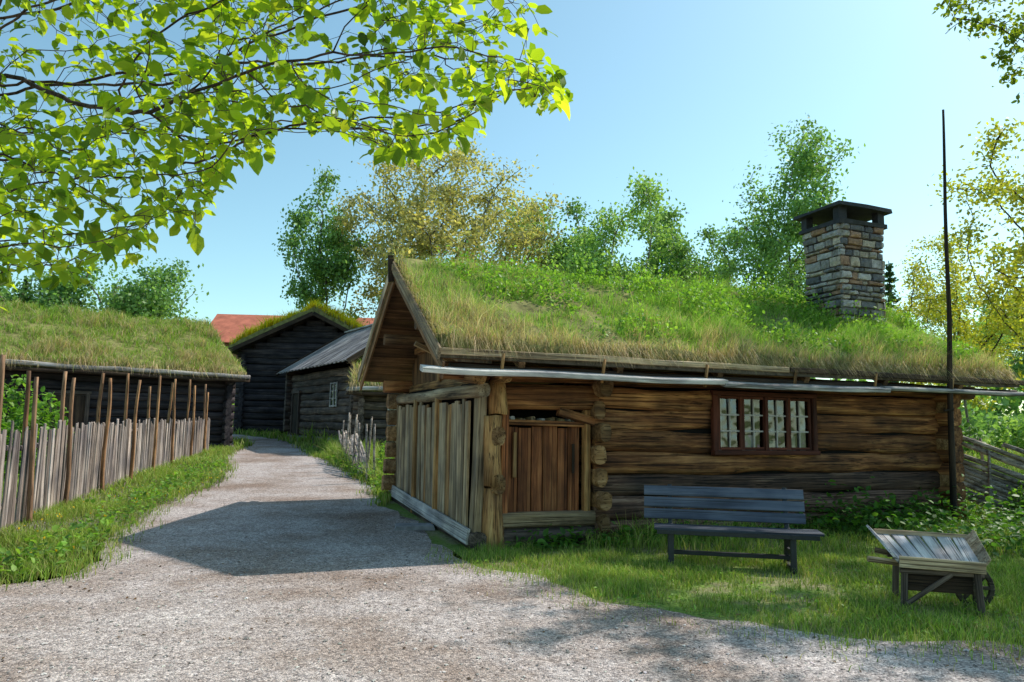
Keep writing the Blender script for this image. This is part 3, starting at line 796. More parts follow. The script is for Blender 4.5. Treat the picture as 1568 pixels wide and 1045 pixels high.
def chimney(parent):
    cx0, cx1, cy0, cy1 = 7.24, 8.28, .98, 1.88
    z0, z1 = 3.1, 5.52
    box("chimney_core", (cx0+.06, cy0+.06, z0-.2), (cx1-.06, cy1-.06, z1), M_mortar, parent)
    V = []; F = []; C = []
    rs = random.Random(5)
    def stone(o, ax, ay, w, h, d):
        b = len(V); nx_, nz_ = 4, 3
        base = rs.choice([(.24,.22,.21),(.32,.29,.26),(.17,.165,.175),(.42,.36,.30),(.31,.19,.13),(.38,.36,.36),(.13,.13,.15)])
        g = rs.uniform(.8, 1.25)
        for lay in (0, 1):
            for iz in range(nz_):
                for ix in range(nx_):
                    fx = ix/(nx_-1); fz = iz/(nz_-1)
                    edge = (fx in (0, 1)) or (fz in (0, 1))
                    inset = .012 if lay else 0
                    px_ = w*fx+(inset if fx == 0 else -inset if fx == 1 else 0)+rs.uniform(-.010, .010)
                    pz_ = h*fz+(inset if fz == 0 else -inset if fz == 1 else 0)+rs.uniform(-.008, .008)
                    dd = (d*(.7 if edge else 1)+rs.uniform(-.01, .01)) if lay else -.04
                    p = o+ax*px_+Vector((0,0,pz_))+ay*dd
                    V.append(p); C.append(tuple(c*g for c in base))
        m = nx_*nz_
        for iz in range(nz_-1):
            for ix in range(nx_-1):
                i = b+m+iz*nx_+ix; F.append((i, i+1, i+nx_+1, i+nx_))
        loop = [0,1,2,3,7,11,10,9,8,4]
        for i in range(len(loop)):
            p, q = loop[i], loop[(i+1) % len(loop)]
            F.append((b+p, b+q, b+m+q, b+m+p))
    z = z0
    while z < z1-.02:
        h = rs.choice([.07, .09, .12, .15, .20, .14]); h = min(h, z1-z)
        bul = .03+.05*max(0, (3.6-z)) + rs.uniform(-.012, .012)+(.035 if z > z1-.35 else 0)
        for (o, ax, ay, L) in [((cx0, cy0), (1,0), (0,-1), cx1-cx0), ((cx0, cy1), (0,-1), (-1,0), cy1-cy0), ((cx1, cy0), (0,1), (1,0), cy1-cy0), ((cx1, cy1), (-1,0), (0,1), cx1-cx0)]:
            t = -rs.uniform(0, .03); AXv = Vector((*ax, 0)); AYv = Vector((*ay, 0))
            while t < L-.02:
                w = rs.uniform(.12, .42)*(.7 if h < .07 else 1)
                if t+w > L-.1: w = L-t+.02
                stone(Vector((*o, z+rs.uniform(-.01, .01)))+AXv*t, AXv, AYv, w-.014, h-.014, bul+rs.uniform(-.025, .025)); t += w
        z += h
    py_mesh("chimney_stones", V, F, M_stone, parent, cols=C)
    mx, my = (cx0+cx1)/2, (cy0+cy1)/2
    def slab(name, hw, hd, za, zb, top=1.0, mat=M_cap):
        V = []
        for z, k in ((za, 1), (zb, top)):
            for sx, sy in ((-1,-1),(0,-1.04),(1,-1),(1.03,0),(1,1),(0,1.03),(-1,1),(-1.04,0)):
                V.append((mx+sx*hw*k+rs.uniform(-.015, .015), my+sy*hd*k+rs.uniform(-.015, .015), z+rs.uniform(-.012, .012)))
        F = [tuple(range(8))[::-1], tuple(range(8, 16))]+[(i, (i+1) % 8, (i+1) % 8+8, i+8) for i in range(8)]
        py_mesh(name, V, F, mat, parent)
    slab("chimney_shoulder_slab", .60, .53, 5.48, 5.56)
    for sx in (-1, 1):
        for sy in (-1, 1):
            xx = mx+sx*.48; yy = my+sy*.42
            box("chimney_cap_pillar", (xx-.08-rs.uniform(0,.02), yy-.07, 5.55), (xx+.08+rs.uniform(0,.02), yy+.07, 5.80), M_cap, parent)
    slab("chimney_cap_slab", .66, .60, 5.795, 5.86)
    slab("chimney_cap_top", .62, .56, 5.858, 5.96, .45)
chimney(cab)
st = py_mesh("stone_step", [(-.3,-.2,0),(.3,-.22,0),(.32,.2,0),(-.28,.22,0),(-.27,-.18,.06),(.28,-.19,.06),(.29,.17,.06),(-.26,.19,.06)], [(3,2,1,0),(4,5,6,7),(0,1,5,4),(1,2,6,5),(2,3,7,6),(3,0,4,7)], M_slab)
st.location = (-1.42, 11.0, float(hgt(11.0))+.0); st.rotation_euler = (0,0,.2)

# ------------------------------------------------------------------ generic log house
def log_house(name, loc, rz, Lx, Dy, wall_h, over, rise, mat, n_log=10, roof='sod', ox=.6, doors=(), windows=(), rt=.2, dens=700, fn=None, hmul=1.6, wd=.022, plinth=None, back=.18):
    e = empty(name, loc, rz)
    ch = wall_h/n_log
    for k in range(n_log):
        z = ch*(k+.5)
        beam("wall_log", (-.3, 0, z), (Lx+.3, 0, z), .22, ch*1.04, mat, e, 'log', wob=.05)
        beam("wall_log", (-.3, Dy, z), (Lx+.3, Dy, z), .22, ch*1.06, mat, e, 'log', wob=.03)
        beam("wall_log", (0, -.35, z+ch*.4), (0, Dy+.35, z+ch*.4), .22, ch*1.04, mat, e, 'log', wob=.05)
        beam("wall_log", (Lx, -.35, z+ch*.4), (Lx, Dy+.35, z+ch*.4), .22, ch*1.06, mat, e, 'log', wob=.03)
    yr = Dy/2; zr = wall_h+rise; sl = rise/(yr+over)
    ze = wall_h+.05
    z = wall_h+ch*.5
    while z < zr-ch*.6:
        half = (zr-z)/sl-.1
        if half < .3: break
        for x in (0, Lx): beam("gable_log", (x, yr-half, z), (x, yr+half, z), .2, ch*1.06, mat, e, 'log')
        z += ch
    zre = zr+.05
    for (ya, s) in ((-over, 1), (Dy+over, -1)):
        m = Vector((0, -sl*s, 1))
        nb = 8
        for i in range(nb):
            a, b = i/nb, (i+.98)/nb
            yc = ya+(yr-ya)*(a+b)/2; zc = ze+(zre-ze)*(a+b)/2-.02
            w = math.hypot((yr-ya)/nb, (zre-ze)/nb)
            if roof == 'sod':
                beam("roof_board", (-ox, yc, zc), (Lx+ox, yc, zc), w, .04, M_under if mat != M_logdk else M_dark, e, ref=m)
    for x in (-ox-.02, Lx+ox+.02):
        for (ya, s) in ((-over-.06, 1), (Dy+over+.06, -1)):
            beam("bargeboard", (x, ya, ze+.0), (x, yr, zre+.06), .05, .2, M_dark, e, ref=(0, -sl*s, 1))
    if roof == 'sod':
        sod_roof(e, -ox, Lx+ox, -over, yr, Dy+over, ze, zre, rt, dens, fn, hmul, wd, back)
        beam("turf_retaining_log", (-ox-.1, -over-.06, ze+.1), (Lx+ox+.1, -over-.06, ze+.1), .1, .14, M_grey, e, 'log', wob=.05)
        beam("eave_log", (-ox-.1, -over-.02, ze-.06), (Lx+ox+.1, -over-.02, ze-.06), .14, .14, M_dark, e, 'log', wob=.05)
    else:
        for (ya, s) in ((-over, 1), (Dy+over, -1)):
            m = Vector((0, -sl*s, 1))
            nx2 = int((Lx+2*ox)/.24)
            for i in range(nx2):
                x = -ox+(i+.5)*(Lx+2*ox)/nx2
                beam("roof_plank", (x, ya-.05*random.random(), ze+.03+(i % 2)*.035), (x, yr, zre+.03+(i % 2)*.035), .26, .035, M_shing_v, e, ref=m)
        beam("ridge_board", (-ox, yr, zre+.1), (Lx+ox, yr, zre+.1), .3, .06, M_grey, e)
    for (x, w, z0, z1) in doors:
        beam("door_leaf", (x, -.13, z0), (x, -.13, z1), .05, w, M_dark, e, ref=(1,0,0))
        for s in (-1, 1): beam("door_frame", (x+s*(w/2+.06), -.15, z0-.05), (x+s*(w/2+.06), -.15, z1+.1), .1, .12, M_mid, e, ref=(1,0,0))
        beam("door_head", (x-w/2-.15, -.15, z1+.1), (x+w/2+.15, -.15, z1+.1), .1, .12, M_mid, e)
    for (x, w, z0, z1) in windows:
        py_mesh("window_glass", [(x-w/2,-.14,z0),(x+w/2,-.14,z0),(x+w/2,-.14,z1),(x-w/2,-.14,z1)], [(0,1,2,3)], M_glass, e)
        box("window_recess", (x-w/2, -.135, z0), (x+w/2, -.12, z1), M_black, e)
        for s in (-1, 0, 1): beam("window_stile", (x+s*w/2, -.155, z0-.04), (x+s*w/2, -.155, z1+.04), .05, .06 if s else .03, M_grey, e, ref=(1,0,0))
        for q in range(4):
            zz = z0+(z1-z0)*q/3
            beam("window_rail", (x-w/2-.03, -.157, zz), (x+w/2+.03, -.157, zz), .05, .055 if q in (0, 3) else .028, M_grey, e)
    if plinth:
        rs = random.Random(3); x = -.2
        while x < Lx+.2:
            w = rs.uniform(.3, .6)
            beam("plinth_stone", (x, .0, -plinth/2), (x+w-.02, .0, -plinth/2), .34, plinth*1.05, M_slab, e, 'log', ends=.03)
            x += w
    return e

def fn_left(P, sx, su, nz):
    n = len(P)
    green = pal(n, [(.18,.30,.045),(.24,.38,.06),(.14,.23,.035)]); dry = pal(n, [(.40,.32,.19),(.48,.39,.27),(.28,.26,.12)])
    pick = R.uniform(0, 1, n) < np.clip(.34+.5*nz-.3*(su-.3), .06, .9)
    return np.where(pick[:, None], dry, green), np.clip(R.uniform(.08, .2, n)*(1+.6*nz), .04, .5)
def fn_yel(P, sx, su, nz):
    n = len(P)
    g = pal(n, [(.20,.32,.03),(.28,.36,.04)]); yv = pal(n, [(.56,.44,.012),(.60,.49,.015)])
    pick = R.uniform(0, 1, n) < np.clip(.88+.2*nz, .4, .97)
    return np.where(pick[:, None], yv, g), np.clip(R.uniform(.14, .3, n)*(1+.5*nz), .05, .6)

ang = math.atan2(.678, .735)
Rr = np.array([-10.45, 26.4])
L2 = 12.5
ux = np.array([math.cos(ang), math.sin(ang)])
org = Rr-ux*L2
log_house("turf_roofed_log_house", (org[0], org[1], .50), ang, L2, 6.9, 2.55, .55, 2.15, M_logdk, 9, 'sod', .5, doors=[(7.5, .9, .1, 1.8)], dens=850, fn=fn_left, hmul=1.5, wd=.018)
log_house("dark_storehouse", (-6.7, 37.2, .92), math.radians(94), 7.5, 7.0, 4.05, .6, 2.0, M_logdk, 13, 'sod', .8, rt=.38, dens=420, fn=fn_yel, hmul=1.7, wd=.04, back=1.0)
mw = math.atan2(-.844, .536)
log_house("plank_roofed_log_house", (-10.3, 34.0, .98), mw, 8.77, 5.4, 2.75, .65, 2.2, M_mid, 9, 'plank', .55, doors=[(1.1, .9, .05, 1.85)], windows=[(6.3, .75, 1.25, 2.15)], plinth=.55)
log_house("small_log_shed", (-5.2, 25.2, .55), math.radians(6), 4.2, 3.0, 2.05, .45, 1.1, M_mid, 7, 'sod', .4, windows=[(1.2, .55, .95, 1.6), (2.2, .55, .95, 1.6)], dens=500, fn=fn_left, hmul=1.4, wd=.03)

e = empty("red_roofed_building", (-33.5, 78, 1.7), math.radians(4))
V = [(0,0,0),(34,0,0),(34,10,0),(0,10,0),(0,0,8.6),(34,0,8.6),(34,10,8.6),(0,10,8.6),(0,5,11.6),(34,5,11.6)]
py_mesh("walls", V, [(0,1,5,4),(2,3,7,6),(1,2,6,9,5),(3,0,4,8,7)], M_redwall, e)
py_mesh("roof", [(-.6,-.6,8.3),(34.6,-.6,8.3),(34.6,5,12.2),(-.6,5,12.2),(34.6,10.6,8.3),(-.6,10.6,8.3)], [(0,1,2,3),(3,2,4,5)], M_redroof, e)
for i in range(10):
    box("window_pane", (2+i*3.2, -.06, 5), (3.2+i*3.2, -.02, 6.8), M_black, e)
box("roof_chimney", (12, 4.5, 11), (13, 5.5, 13), M_redwall, e)

# ------------------------------------------------------------------ left picket fence
fe = empty("picket_fence")
ac = Acc(); ap = Acc()
fp = [(-6.15, 6.0), (-7.05, 10.2), (-8.3, 15.5), (-9.3, 20), (-10.05, 24.2)]
def fx(y):
    for i in range(len(fp)-1):
        if y <= fp[i+1][1]: break
    f = (y-fp[i][1])/(fp[i+1][1]-fp[i][1]); return fp[i][0]*(1-f)+fp[i+1][0]*f
y = 6.0
while y < 24.2:
    x = fx(y); z = float(hgt(y)); H = 1.5-.022*(y-8)+random.uniform(-.09, .06)
    w = random.uniform(.06, .12)
    lx, ly = random.uniform(-.02, .02), random.uniform(-.04, .04)
    ac.beam((x, y, z-.05), (x+lx, y+ly, z+H), w, .025, 'board', rg(.45, 1.3), ref=(1, .2, 0), taper=random.uniform(.7, 1.), ends=.06)
    y += w+random.uniform(.012, .04)
for zz in (.35, 1.15):
    for i in range(len(fp)-1):
        (xa, ya), (xb, yb) = fp[i], fp[i+1]
        ac.beam((xa-.05, ya, hgt(ya)+zz), (xb-.05, yb, hgt(yb)+zz*.9), .05, .08, 'log', (.8,.8,.8), wob=.05)
for y in [6.9, 8.3, 9.65, 10.9, 12.4, 14.1, 15.9, 17.8, 19.6, 21.6, 23.5]:
    x = fx(y); z = float(hgt(y))
    for s in (-1, 1):
        hgt_p = random.uniform(2.2, 2.75)-.022*(y-8)
        dy = random.uniform(-.08, .08)
        ap.beam((x+s*.09, y+dy, z-.1), (x+s*.07+random.uniform(-.05, .05), y+dy+random.uniform(-.1, .1), z+hgt_p), .075, .075, 'log', (1.6, 1.35, 1.0) if random.random() < .7 else (1.2,1.1,1.0), taper=.7, wob=.05)
ac.make("pickets", M_fence, fe); ap.make("tall_stakes", M_pole, fe, True)

def skigard(name, pts, H, nst, slope, seed, dens=6, th=.075):
    e = empty(name); a = Acc(); rs = random.Random(seed)
    p0 = np.array(pts[0]); p1 = np.array(pts[1]); d = p1-p0; L = np.linalg.norm(d); d = d/L; nrm = np.array([-d[1], d[0]])
    for i in range(nst):
        q = p0+d*L*i/(nst-1)
        for s in (-1, 1):
            b = q+nrm*s*.09; z = float(hgt(b[1]))
            a.beam((b[0], b[1], z-.1), (b[0]+rs.uniform(-.08, .08), b[1]+rs.uniform(-.08, .08), z+H*rs.uniform(.95, 1.25)), .06, .06, 'log', rg(.8, 1.3), taper=.7, wob=.05)
    nr = int(L*dens/slope[0])
    for i in range(nr):
        t = L*(i/nr)*1.0; q = p0+d*t
        ln = slope[0]*rs.uniform(.85, 1.1); e2 = q+d*ln*math.cos(slope[1]); z = float(hgt(q[1]))
        zl = rs.uniform(.0, .12)
        a.beam((q[0]+rs.uniform(-.04, .04), q[1], z+zl), (e2[0], e2[1], z+zl+ln*math.sin(slope[1])), th, th*.8, 'log', rg(.7, 1.3), wob=.05, taper=.8)
    a.make("rails_and_stakes", M_fence_x, e, True)
    return e
M_fence_x = wood("split_rail_wood", (.05,.042,.038), (.24,.205,.185), (.48,.43,.40), 0, vcol=True)
skigard("split_rail_fence", [(-3.15, 16.6), (-4.9, 21.5)], 1.25, 5, (2.2, math.radians(24)), 4)
skigard("split_rail_fence", [(14.0, 11.6), (8.7, 13.3)], 1.2, 5, (3.4, math.radians(22)), 9, 16, .12)

pe = empty("wooden_flagpole", (7.2, 11.9, .05))
beam("pole_shaft", (0, 0, -.2), (.21, 0, 7.1), .10, .10, M_dark, pe, 'log', taper=.35, wob=.02)
beam("pole_stay_peg", (-.06, -.02, 1.9), (.1, -.02, 1.92), .03, .03, M_dark, pe)

# ------------------------------------------------------------------ bench
be = empty("park_bench", (2.55, 8.72, 0), math.radians(-11))
BL = .93
for i, (z, y) in enumerate([(.56, .06), (.695, .105), (.83, .15)]):
    beam("backrest_slat_%d" % (i+1), (-BL, y, z), (BL, y, z), .028, .118, M_bench, be, roll=-.32)
for i in range(4):
    y = -.30+i*.095
    beam("seat_slat_%d" % (i+1), (-BL+.12, y, .435), (BL+.12, y, .435), .085, .028, M_benchs, be)
for x in (-.62, .72):
    beam("seat_support", (x, -.36, .40), (x, .1, .40), .05, .045, M_benchd, be)
    beam("front_leg", (x, -.32, -.02), (x, -.30, .38), .065, .065, M_benchd, be)
    beam("back_leg", (x, .12, -.02), (x, .04, .45), .065, .065, M_benchd, be)
    beam("backrest_upright", (x, .055, .40), (x, .19, .90), .05, .05, M_benchd, be)
    beam("leg_foot", (x, -.36, .04), (x, .16, .04), .06, .05, M_benchd, be)
    beam("leg_bracket", (x, -.29, .2), (x, .06, .22), .03, .04, M_benchd, be)
beam("leg_stretcher", (-.62, -.1, .14), (.72, -.1, .14), .04, .05, M_benchd, be)
beam("seat_apron", (-.78, -.345, .40), (1.0, -.345, .40), .02, .05, M_benchd, be)

# ------------------------------------------------------------------ wheelbarrow
wb = empty("wooden_wheelbarrow", (3.96, 6.9, 0), math.radians(-14)); wb.scale = (.87, .87, 1.0)
M_tray = wood("silvered_tray_wood", (.25,.25,.26), (.52,.51,.53), (.76,.76,.78), 0, var=.15)
def plk(name, a, b, w, t, m=M_grey, **k): return beam(name, a, b, w, t, m, wb, **k)
for i in range(6):
    x = -.36+i*.145
    plk("tray_plank_%d" % (i+1), (x*.86, -.30, .405), (x*1.08, .40, .575), .128, .022, M_tray)
plk("tray_front_lip", (-.40, -.32, .425), (.40, -.32, .405), .03, .10, M_plank)
plk("tray_back_rim", (-.47, .41, .60), (.48, .41, .585), .035, .06, M_plank)
def panel(name, pts, t, m):
    n_ = (Vector(pts[1])-Vector(pts[0])).cross(Vector(pts[3])-Vector(pts[0])).normalized()*t
    V = [Vector(p) for p in pts]+[Vector(p)+n_ for p in pts]
    py_mesh(name, V, [(3,2,1,0),(4,5,6,7),(0,1,5,4),(1,2,6,5),(2,3,7,6),(3,0,4,7)], m, wb)
panel("side_panel_left", [(-.36,-.32,.39),(-.46,-.30,.50),(-.54,.40,.67),(-.42,.40,.56)], .022, M_tray)
panel("side_panel_right", [(.37,-.32,.38),(.46,-.31,.48),(.56,.40,.65),(.43,.40,.55)], .022, M_plank)
plk("under_beam", (-.38, -.25, .35), (.40, -.25, .35), .05, .07, M_mid)
plk("under_beam", (-.38, .25, .42), (.40, .25, .42), .05, .07, M_mid)
plk("shaft", (-.68, -.22, .42), (.45, -.02, .31), .055, .055, M_plank, kind='log')
plk("shaft", (-.50, .28, .44), (.45, .10, .31), .055, .055, M_plank, kind='log')
for x, y in ((-.33, -.24), (.33, -.28), (-.30, .22)):
    plk("leg", (x*1.08, y, -.03), (x, y, .38), .06, .05, M_mid)
plk("leg_shade_panel", (-.31, -.22, .26), (.30, -.235, .26), .02, .2, M_dark)  # dark board standing in for the shade under the tray
plk("leg_brace", (-.33, -.27, .05), (.10, -.27, .33), .03, .04, M_mid)
M_wheel = wood("wheel_wood", (.02,.016,.013), (.08,.065,.05), (.17,.14,.11), 0, vcol=True)
wh = Acc(); WXc, WYc, WR = .42, .10, .17
for i in range(16):
    a0, a1 = 2*math.pi*i/16, 2*math.pi*(i+1)/16
    wh.beam((WXc+WR*math.cos(a0), WYc, WR+WR*math.sin(a0)), (WXc+WR*math.cos(a1), WYc, WR+WR*math.sin(a1)), .05, .045, 'board', (.9,.9,.9), ref=(0,1,0))
for i in range(4):
    a0 = math.pi*i/4
    wh.beam((WXc-WR*.95*math.cos(a0), WYc, WR-WR*.95*math.sin(a0)), (WXc+WR*.95*math.cos(a0), WYc, WR+WR*.95*math.sin(a0)), .03, .04, 'board', (.9,.9,.9), ref=(0,1,0))
wh.beam((WXc, WYc-.08, WR), (WXc, WYc+.08, WR), .07, .07, 'log')
wh.make("wheel", M_wheel, wb)

# ------------------------------------------------------------------ TREES
GD = [(.13,.25,.085),(.18,.33,.10),(.25,.40,.13)]  # background tree palettes lightened, painting distance haze into the leaf colour
GB = [(.22,.37,.10),(.29,.46,.13),(.37,.53,.17)]
GY = [(.54,.46,.18),(.43,.40,.16),(.62,.53,.24),(.35,.36,.15)]
GYR = [(.48,.47,.06),(.58,.53,.08),(.36,.41,.06)]
t_w = make_tree("golden_willow_tree", (-3.3, 40), 17.8, (6.6,5.4,7.4), 9.8, GY, .185, 600, 31000, .40, 3, .018, lobes=19)
t_b = make_tree("birch_tree", (-10.9, 41), 15, (2.6,2.5,6.4), 8.2, GD, .19, 320, 11500, .36, 25, .015, lobes=11)
t_b.scale = (1.0, 1.0, 1.13)
t_c = make_tree("linden_tree", (5.2, 38), 15, (4.0,3.6,5.8), 8.8, GB, .19, 380, 14000, .40, 11, .016, lobes=12)
t_h = make_tree("tall_birch_tree", (15.6, 40), 18.6, (4.3,3.9,8.0), 10.4, GD+[(.25,.40,.12)], .2, 420, 15500, .40, 8, .016, lobes=11)
t_o = make_tree("oak_tree", (-36, 66), 16, (7,6,6), 9.4, GD, .34, 330, 13000, .7, 13, .03, lobes=12)
t_m = make_tree("yellow_maple_tree", (19.5, 23.5), 12, (5.6,5.2,5.2), 7.2, GYR, .15, 460, 16000, .30, 17, .014, bark=M_barkl, lobes=13)
dup_tree(t_c, "linden_tree", (2.2, 44), 1.05, 2.0)
dup_tree(t_b, "birch_tree", (9.6, 42), 1.0, 1.0)
dup_tree(t_b, "birch_tree", (12.0, 44), .95, 3.0)
dup_tree(t_b, "birch_tree", (3.2, 40), .98, 3.0)
dup_tree(t_h, "tall_birch_tree", (20.5, 46), .86, 2.3)
dup_tree(t_c, "linden_tree", (12.5, 38), .78, 4.0)
dup_tree(t_c, "linden_tree", (8.6, 46), 1.0, 5.0)
dup_tree(t_b, "birch_tree", (-6.8, 46), .85, 4.0)
dup_tree(t_o, "oak_tree", (-44, 62), .92, 1.2)
dup_tree(t_o, "oak_tree", (-55, 70), 1.0, 2.6)
dup_tree(t_c, "linden_tree", (-17, 52), .52, 4.1)
dup_tree(t_m, "yellow_maple_tree", (17.6, 29), .72, 1.3)
dup_tree(t_m, "yellow_maple_tree", (31, 33), 1.0, 2.2)
dup_tree(t_c, "linden_tree", (29, 46), .7, 1.2)
dup_tree(t_o, "oak_tree", (48, 66), .9, .4)
dup_tree(t_o, "oak_tree", (-10, -28), 1.0, .4)  # this and the next three: unseen trees added for the window glass to reflect
dup_tree(t_o, "oak_tree", (6, -32), 1.0, 2.4)
dup_tree(t_o, "oak_tree", (18, -26), 1.0, 1.4)
dup_tree(t_c, "linden_tree", (-2, -26), 1.0, 2.4)

def spruce(name, base, H, W, seed):
    e = empty(name, (base[0], base[1], float(hgt(base[1]))))
    beam("trunk", (0,0,0), (0,0,H), W*.09, W*.09, M_bark, e, 'log', taper=.1)
    P = []; rs = np.random.default_rng(seed)
    for z in np.arange(H*.1, H, .42):
        rad = W/2*(1-z/H)**.8
        for k in range(7):
            a = rs.uniform(0, 6.28); L = rad*rs.uniform(.5, 1.2); m = int(8+L*12)
            t = rs.uniform(.1, 1, m)
            P.append(np.stack([np.cos(a)*L*t, np.sin(a)*L*t, z-.25*L*t+.12*L*t*t], 1)+rs.normal(0, .08, (m, 3)))
    P = np.concatenate(P); n = len(P)
    V, F, C = quad_leaves(P, R.uniform(.15, .3, n), pal(n, [(.06,.12,.055),(.08,.15,.065),(.05,.10,.05)]), .3)
    fast_mesh("needles", V, F, M_leaf, e, C); return e
spruce("spruce_tree", (24.0, 45), 11.2, 4.4, 1)
spruce("spruce_tree", (9.8, 50), 13.0, 5.0, 2)
spruce("spruce_tree", (-44, 64), 13.0, 5.5, 3)

def belt(name, x0, x1, y, H, n, cols, leaf):
    x = R.uniform(x0, x1, n); z = R.uniform(0, 1, n)
    top = H*(.62+.25*np.sin(x*.21)+.16*np.sin(x*.57+1)+.12*np.sin(x*1.3)+.1*np.sin(x*2.9))
    P = np.stack([x, y+R.uniform(-4, 4, n), z*top+1.2], 1)
    V, F, C = quad_leaves(P, R.uniform(.6, 1.3, n)*leaf, pal(n, cols), .4)
    fast_mesh(name, V, F, M_leaf, None, C)
belt("distant_tree_belt", -110, 10, 100, 8, 12000, GD, 1.0)
belt("distant_tree_belt", 20, 130, 95, 9, 12000, GD+GB, 1.0)
belt("distant_hedge", 18, 60, 56, 2.2, 6000, GD, .4)
belt("distant_hedge", -30, -6, 50, 2.4, 3000, GB, .4)

def shrub(name, x, y, rx, ry, h, n, cols, leaf):
    th = rand_unit(n); th[:, 2] = np.abs(th[:, 2])
    P = th*np.array([rx, ry, h])*(R.uniform(.55, 1.05, n)**.5)[:, None]
    P *= (1+.18*np.sin(P[:, 0]*4+x)+.12*np.sin(P[:, 1]*5))[:, None]
    P += np.array([x, y, 0]); P[:, 2] += float(hgt(y))
    D = rand_unit(n)
    V, F, C = shaped_leaves(P, D, R.uniform(.6, 1.3, n)*leaf, pal(n, cols))
    fast_mesh(name, V, F, M_leaf, None, C)
shrub("leafy_shrub", -12.3, 17.0, 1.6, 1.2, 1.9, 3600, W1, .13)
shrub("leafy_shrub", -10.4, 16.0, .9, .9, 1.6, 1800, W1, .12)
shrub("leafy_shrub", -13.5, 15.0, 1.4, 1.2, 1.7, 2200, W1, .12)
shrub("rowan_shrub", -3.1, 18.6, .3, .5, .8, 500, W1, .07)
shrub("hazel_shrub", 17.5, 30, 2.0, 1.5, 1.6, 1600, GD, .22)
shrub("hazel_shrub", 24, 33, 2.4, 1.5, 1.4, 1600, GB, .22)
shrub("bramble_shrub", 9.6, 12.4, 1.2, .5, .7, 1500, W1, .08)

def fg_left():
    n = 5800
    rk = [-1.0,-.74,-.68,-.62,-.57,-.54,-.50,-.455,-.40,-.36,-.33,-.27,-.18,-.08,-.02,.07,.10,.3]
    ek = [.17,.16,.21,.18,.24,.215,.29,.25,.39,.375,.46,.41,.375,.40,.49,.45,.60,.9]
    pts = []
    while len(pts) < n:
        r = random.uniform(-.92, .12); y = random.uniform(3.2, 5.4); e = random.uniform(.15, .78)
        lo = float(np.interp(r, rk, ek))
        if e < lo: continue
        if r > .0 and e > .50+(.07-r)*2.2: continue
        x = r*y; z = 1.6+e*y
        q = Vector((x*1.15, y*1.1, z*1.3))
        if noise.noise(q)+.5*noise.noise(q*2.7) < -.16 and e > lo+.06: continue
        if r < -.42 and e < .31 and random.random() < .15: continue
        if r > -.34 and e > .54 and random.random() < .25: continue
        pts.append((x, y, z))
    A = np.array(pts)
    start = [(-5.3, 5.6, z) for z in np.arange(-.1, 3.6, .15)]+[(-5.2+.05*i, 5.55-.02*i, 3.6+.12*i) for i in range(6)]
    X, par = colonize(start, A, .08, .09, .9, 260, 26000)
    r, has = tree_radii(par, .0016, 2.4)
    r = np.clip(r, 0, .19)
    e = empty("linden_tree", (0,0,0))
    V, F = branch_mesh(X, par, r, 5)
    fast_mesh("trunk_and_boughs", V, F, M_barkl, e, smooth=True)
    thin = np.where((r < .0055) & (X[:, 2] > 2.1))[0]
    P = []; D = []
    for i in thin:
        d = X[i]-X[par[i]]
        k = (3 if has[i] == 0 else (1 if random.random() < .5 else 0))
        for _ in range(k):
            s = np.array([random.gauss(0, 1), random.gauss(0, 1), random.gauss(0, .5)-.55])
            D.append(d/np.linalg.norm(d)*.6+s*.7); P.append(X[i]+np.array([random.gauss(0, .015) for _ in range(3)]))
    P = np.array(P); D = np.array(D); n = len(P)
    C = pal(n, [(.19,.34,.03),(.27,.43,.035),(.11,.22,.025),(.34,.47,.05)], .15)
    V, F, C = shaped_leaves(P, D, R.uniform(.045, .11, n), C)
    fast_mesh("leaves", V, F, M_leafN, e, C)
fg_left()

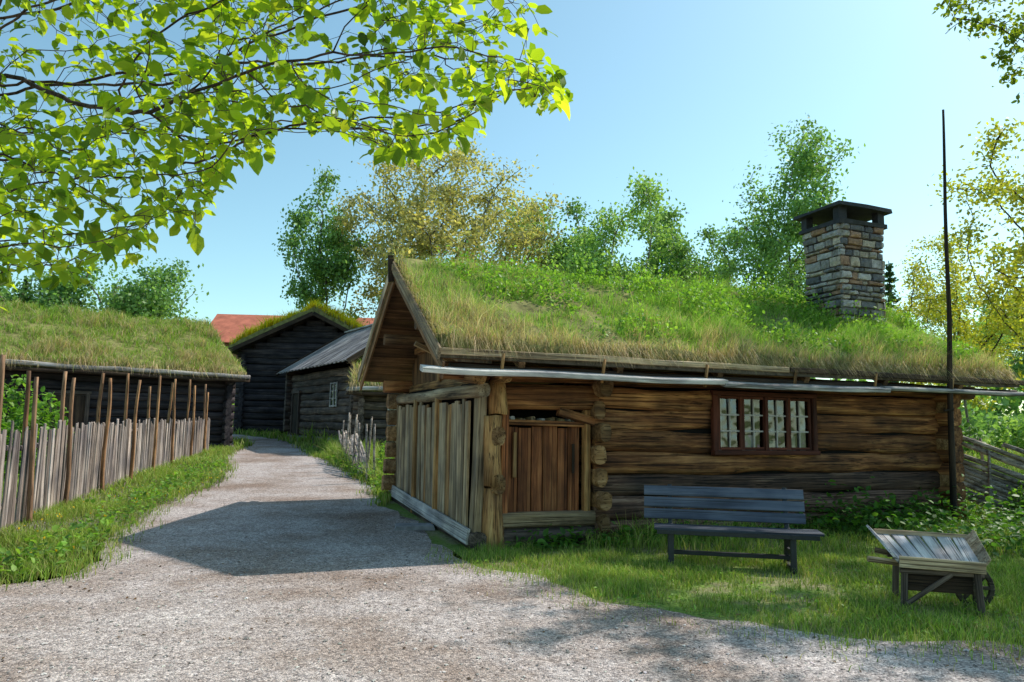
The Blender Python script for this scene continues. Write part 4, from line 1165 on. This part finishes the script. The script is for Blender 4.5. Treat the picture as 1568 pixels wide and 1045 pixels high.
def fg_right():
    A = crown_pts(560, (11.7, 12.1, 10.0), (4.0,3.3,2.9), 16, seed=21)
    start = [(13.2, 11.8, z) for z in np.arange(-.1, 7.0, .2)]
    X, par = colonize(start, A, .2, .26, 2.5, 200)
    r, has = tree_radii(par, .007, 2.3); r = np.clip(r, 0, .24)
    e = empty("budding_maple_tree")
    V, F = branch_mesh(X, par, r, 6); fast_mesh("trunk_and_limbs", V, F, M_barkl, e, smooth=True)
    thin = np.where((r < .018) & (X[:, 2] > 3))[0]; m = 12000
    w = R.gamma(.8, 1, len(thin)); w /= w.sum()
    pk = R.choice(thin, m, p=w); P = X[pk]+R.normal(0, .12, (m, 3)); D = rand_unit(m); D[:, 2] -= .3
    V, F, C = shaped_leaves(P, D, R.uniform(.07, .14, m), pal(m, [(.12,.2,.03),(.18,.26,.05),(.09,.15,.03)]))
    fast_mesh("leaves", V, F, M_leafN, e, C)
fg_right()

# ------------------------------------------------------------------ light and sky
S = Vector((.76, .45, 1.0)).normalized()
el = math.asin(S.z); az = math.atan2(S.x, S.y)
sun = bpy.data.lights.new("sun", 'SUN'); sun.energy = 5.0; sun.angle = math.radians(.5); sun.color = (1, .93, .84)
so = bpy.data.objects.new("sun", sun); so.rotation_euler = S.to_track_quat('Z', 'Y').to_euler(); so.location = (20, 12, 30); link(so)
w = bpy.data.worlds.new("World"); scene.world = w; w.use_nodes = True
nt = w.node_tree; nt.nodes.clear(); L = nt.links.new
out = nt.nodes.new("ShaderNodeOutputWorld"); bg = nt.nodes.new("ShaderNodeBackground"); bg.inputs[1].default_value = .15
sky = nt.nodes.new("ShaderNodeTexSky"); sky.sky_type = 'NISHITA'; sky.sun_disc = False
sky.sun_elevation = el; sky.sun_rotation = az; sky.air_density = 1.0; sky.dust_density = .9; sky.ozone_density = 1.0
tint = nt.nodes.new("ShaderNodeMix"); tint.data_type = 'RGBA'; tint.blend_type = 'MULTIPLY'; tint.inputs[0].default_value = 1
tint.inputs[7].default_value = (1.20, 1.50, 1.30, 1)
L(sky.outputs[0], tint.inputs[6]); L(tint.outputs[2], bg.inputs[0]); L(bg.outputs[0], out.inputs[0])

# ------------------------------------------------------------------ camera
cam = bpy.data.cameras.new("camera"); cam.sensor_width = 36; cam.lens = 36*1100/1568; cam.clip_end = 2000; cam.clip_start = .05
co = bpy.data.objects.new("camera", cam); link(co)
co.matrix_world = Matrix.Translation((0,0,1.6)) @ Matrix.Rotation(math.radians(90+6.66), 4, 'X') @ Matrix.Rotation(math.radians(.95), 4, 'Z')
scene.camera = co
scene.view_settings.view_transform = 'Standard'; scene.view_settings.look = 'None'; scene.view_settings.exposure = 0
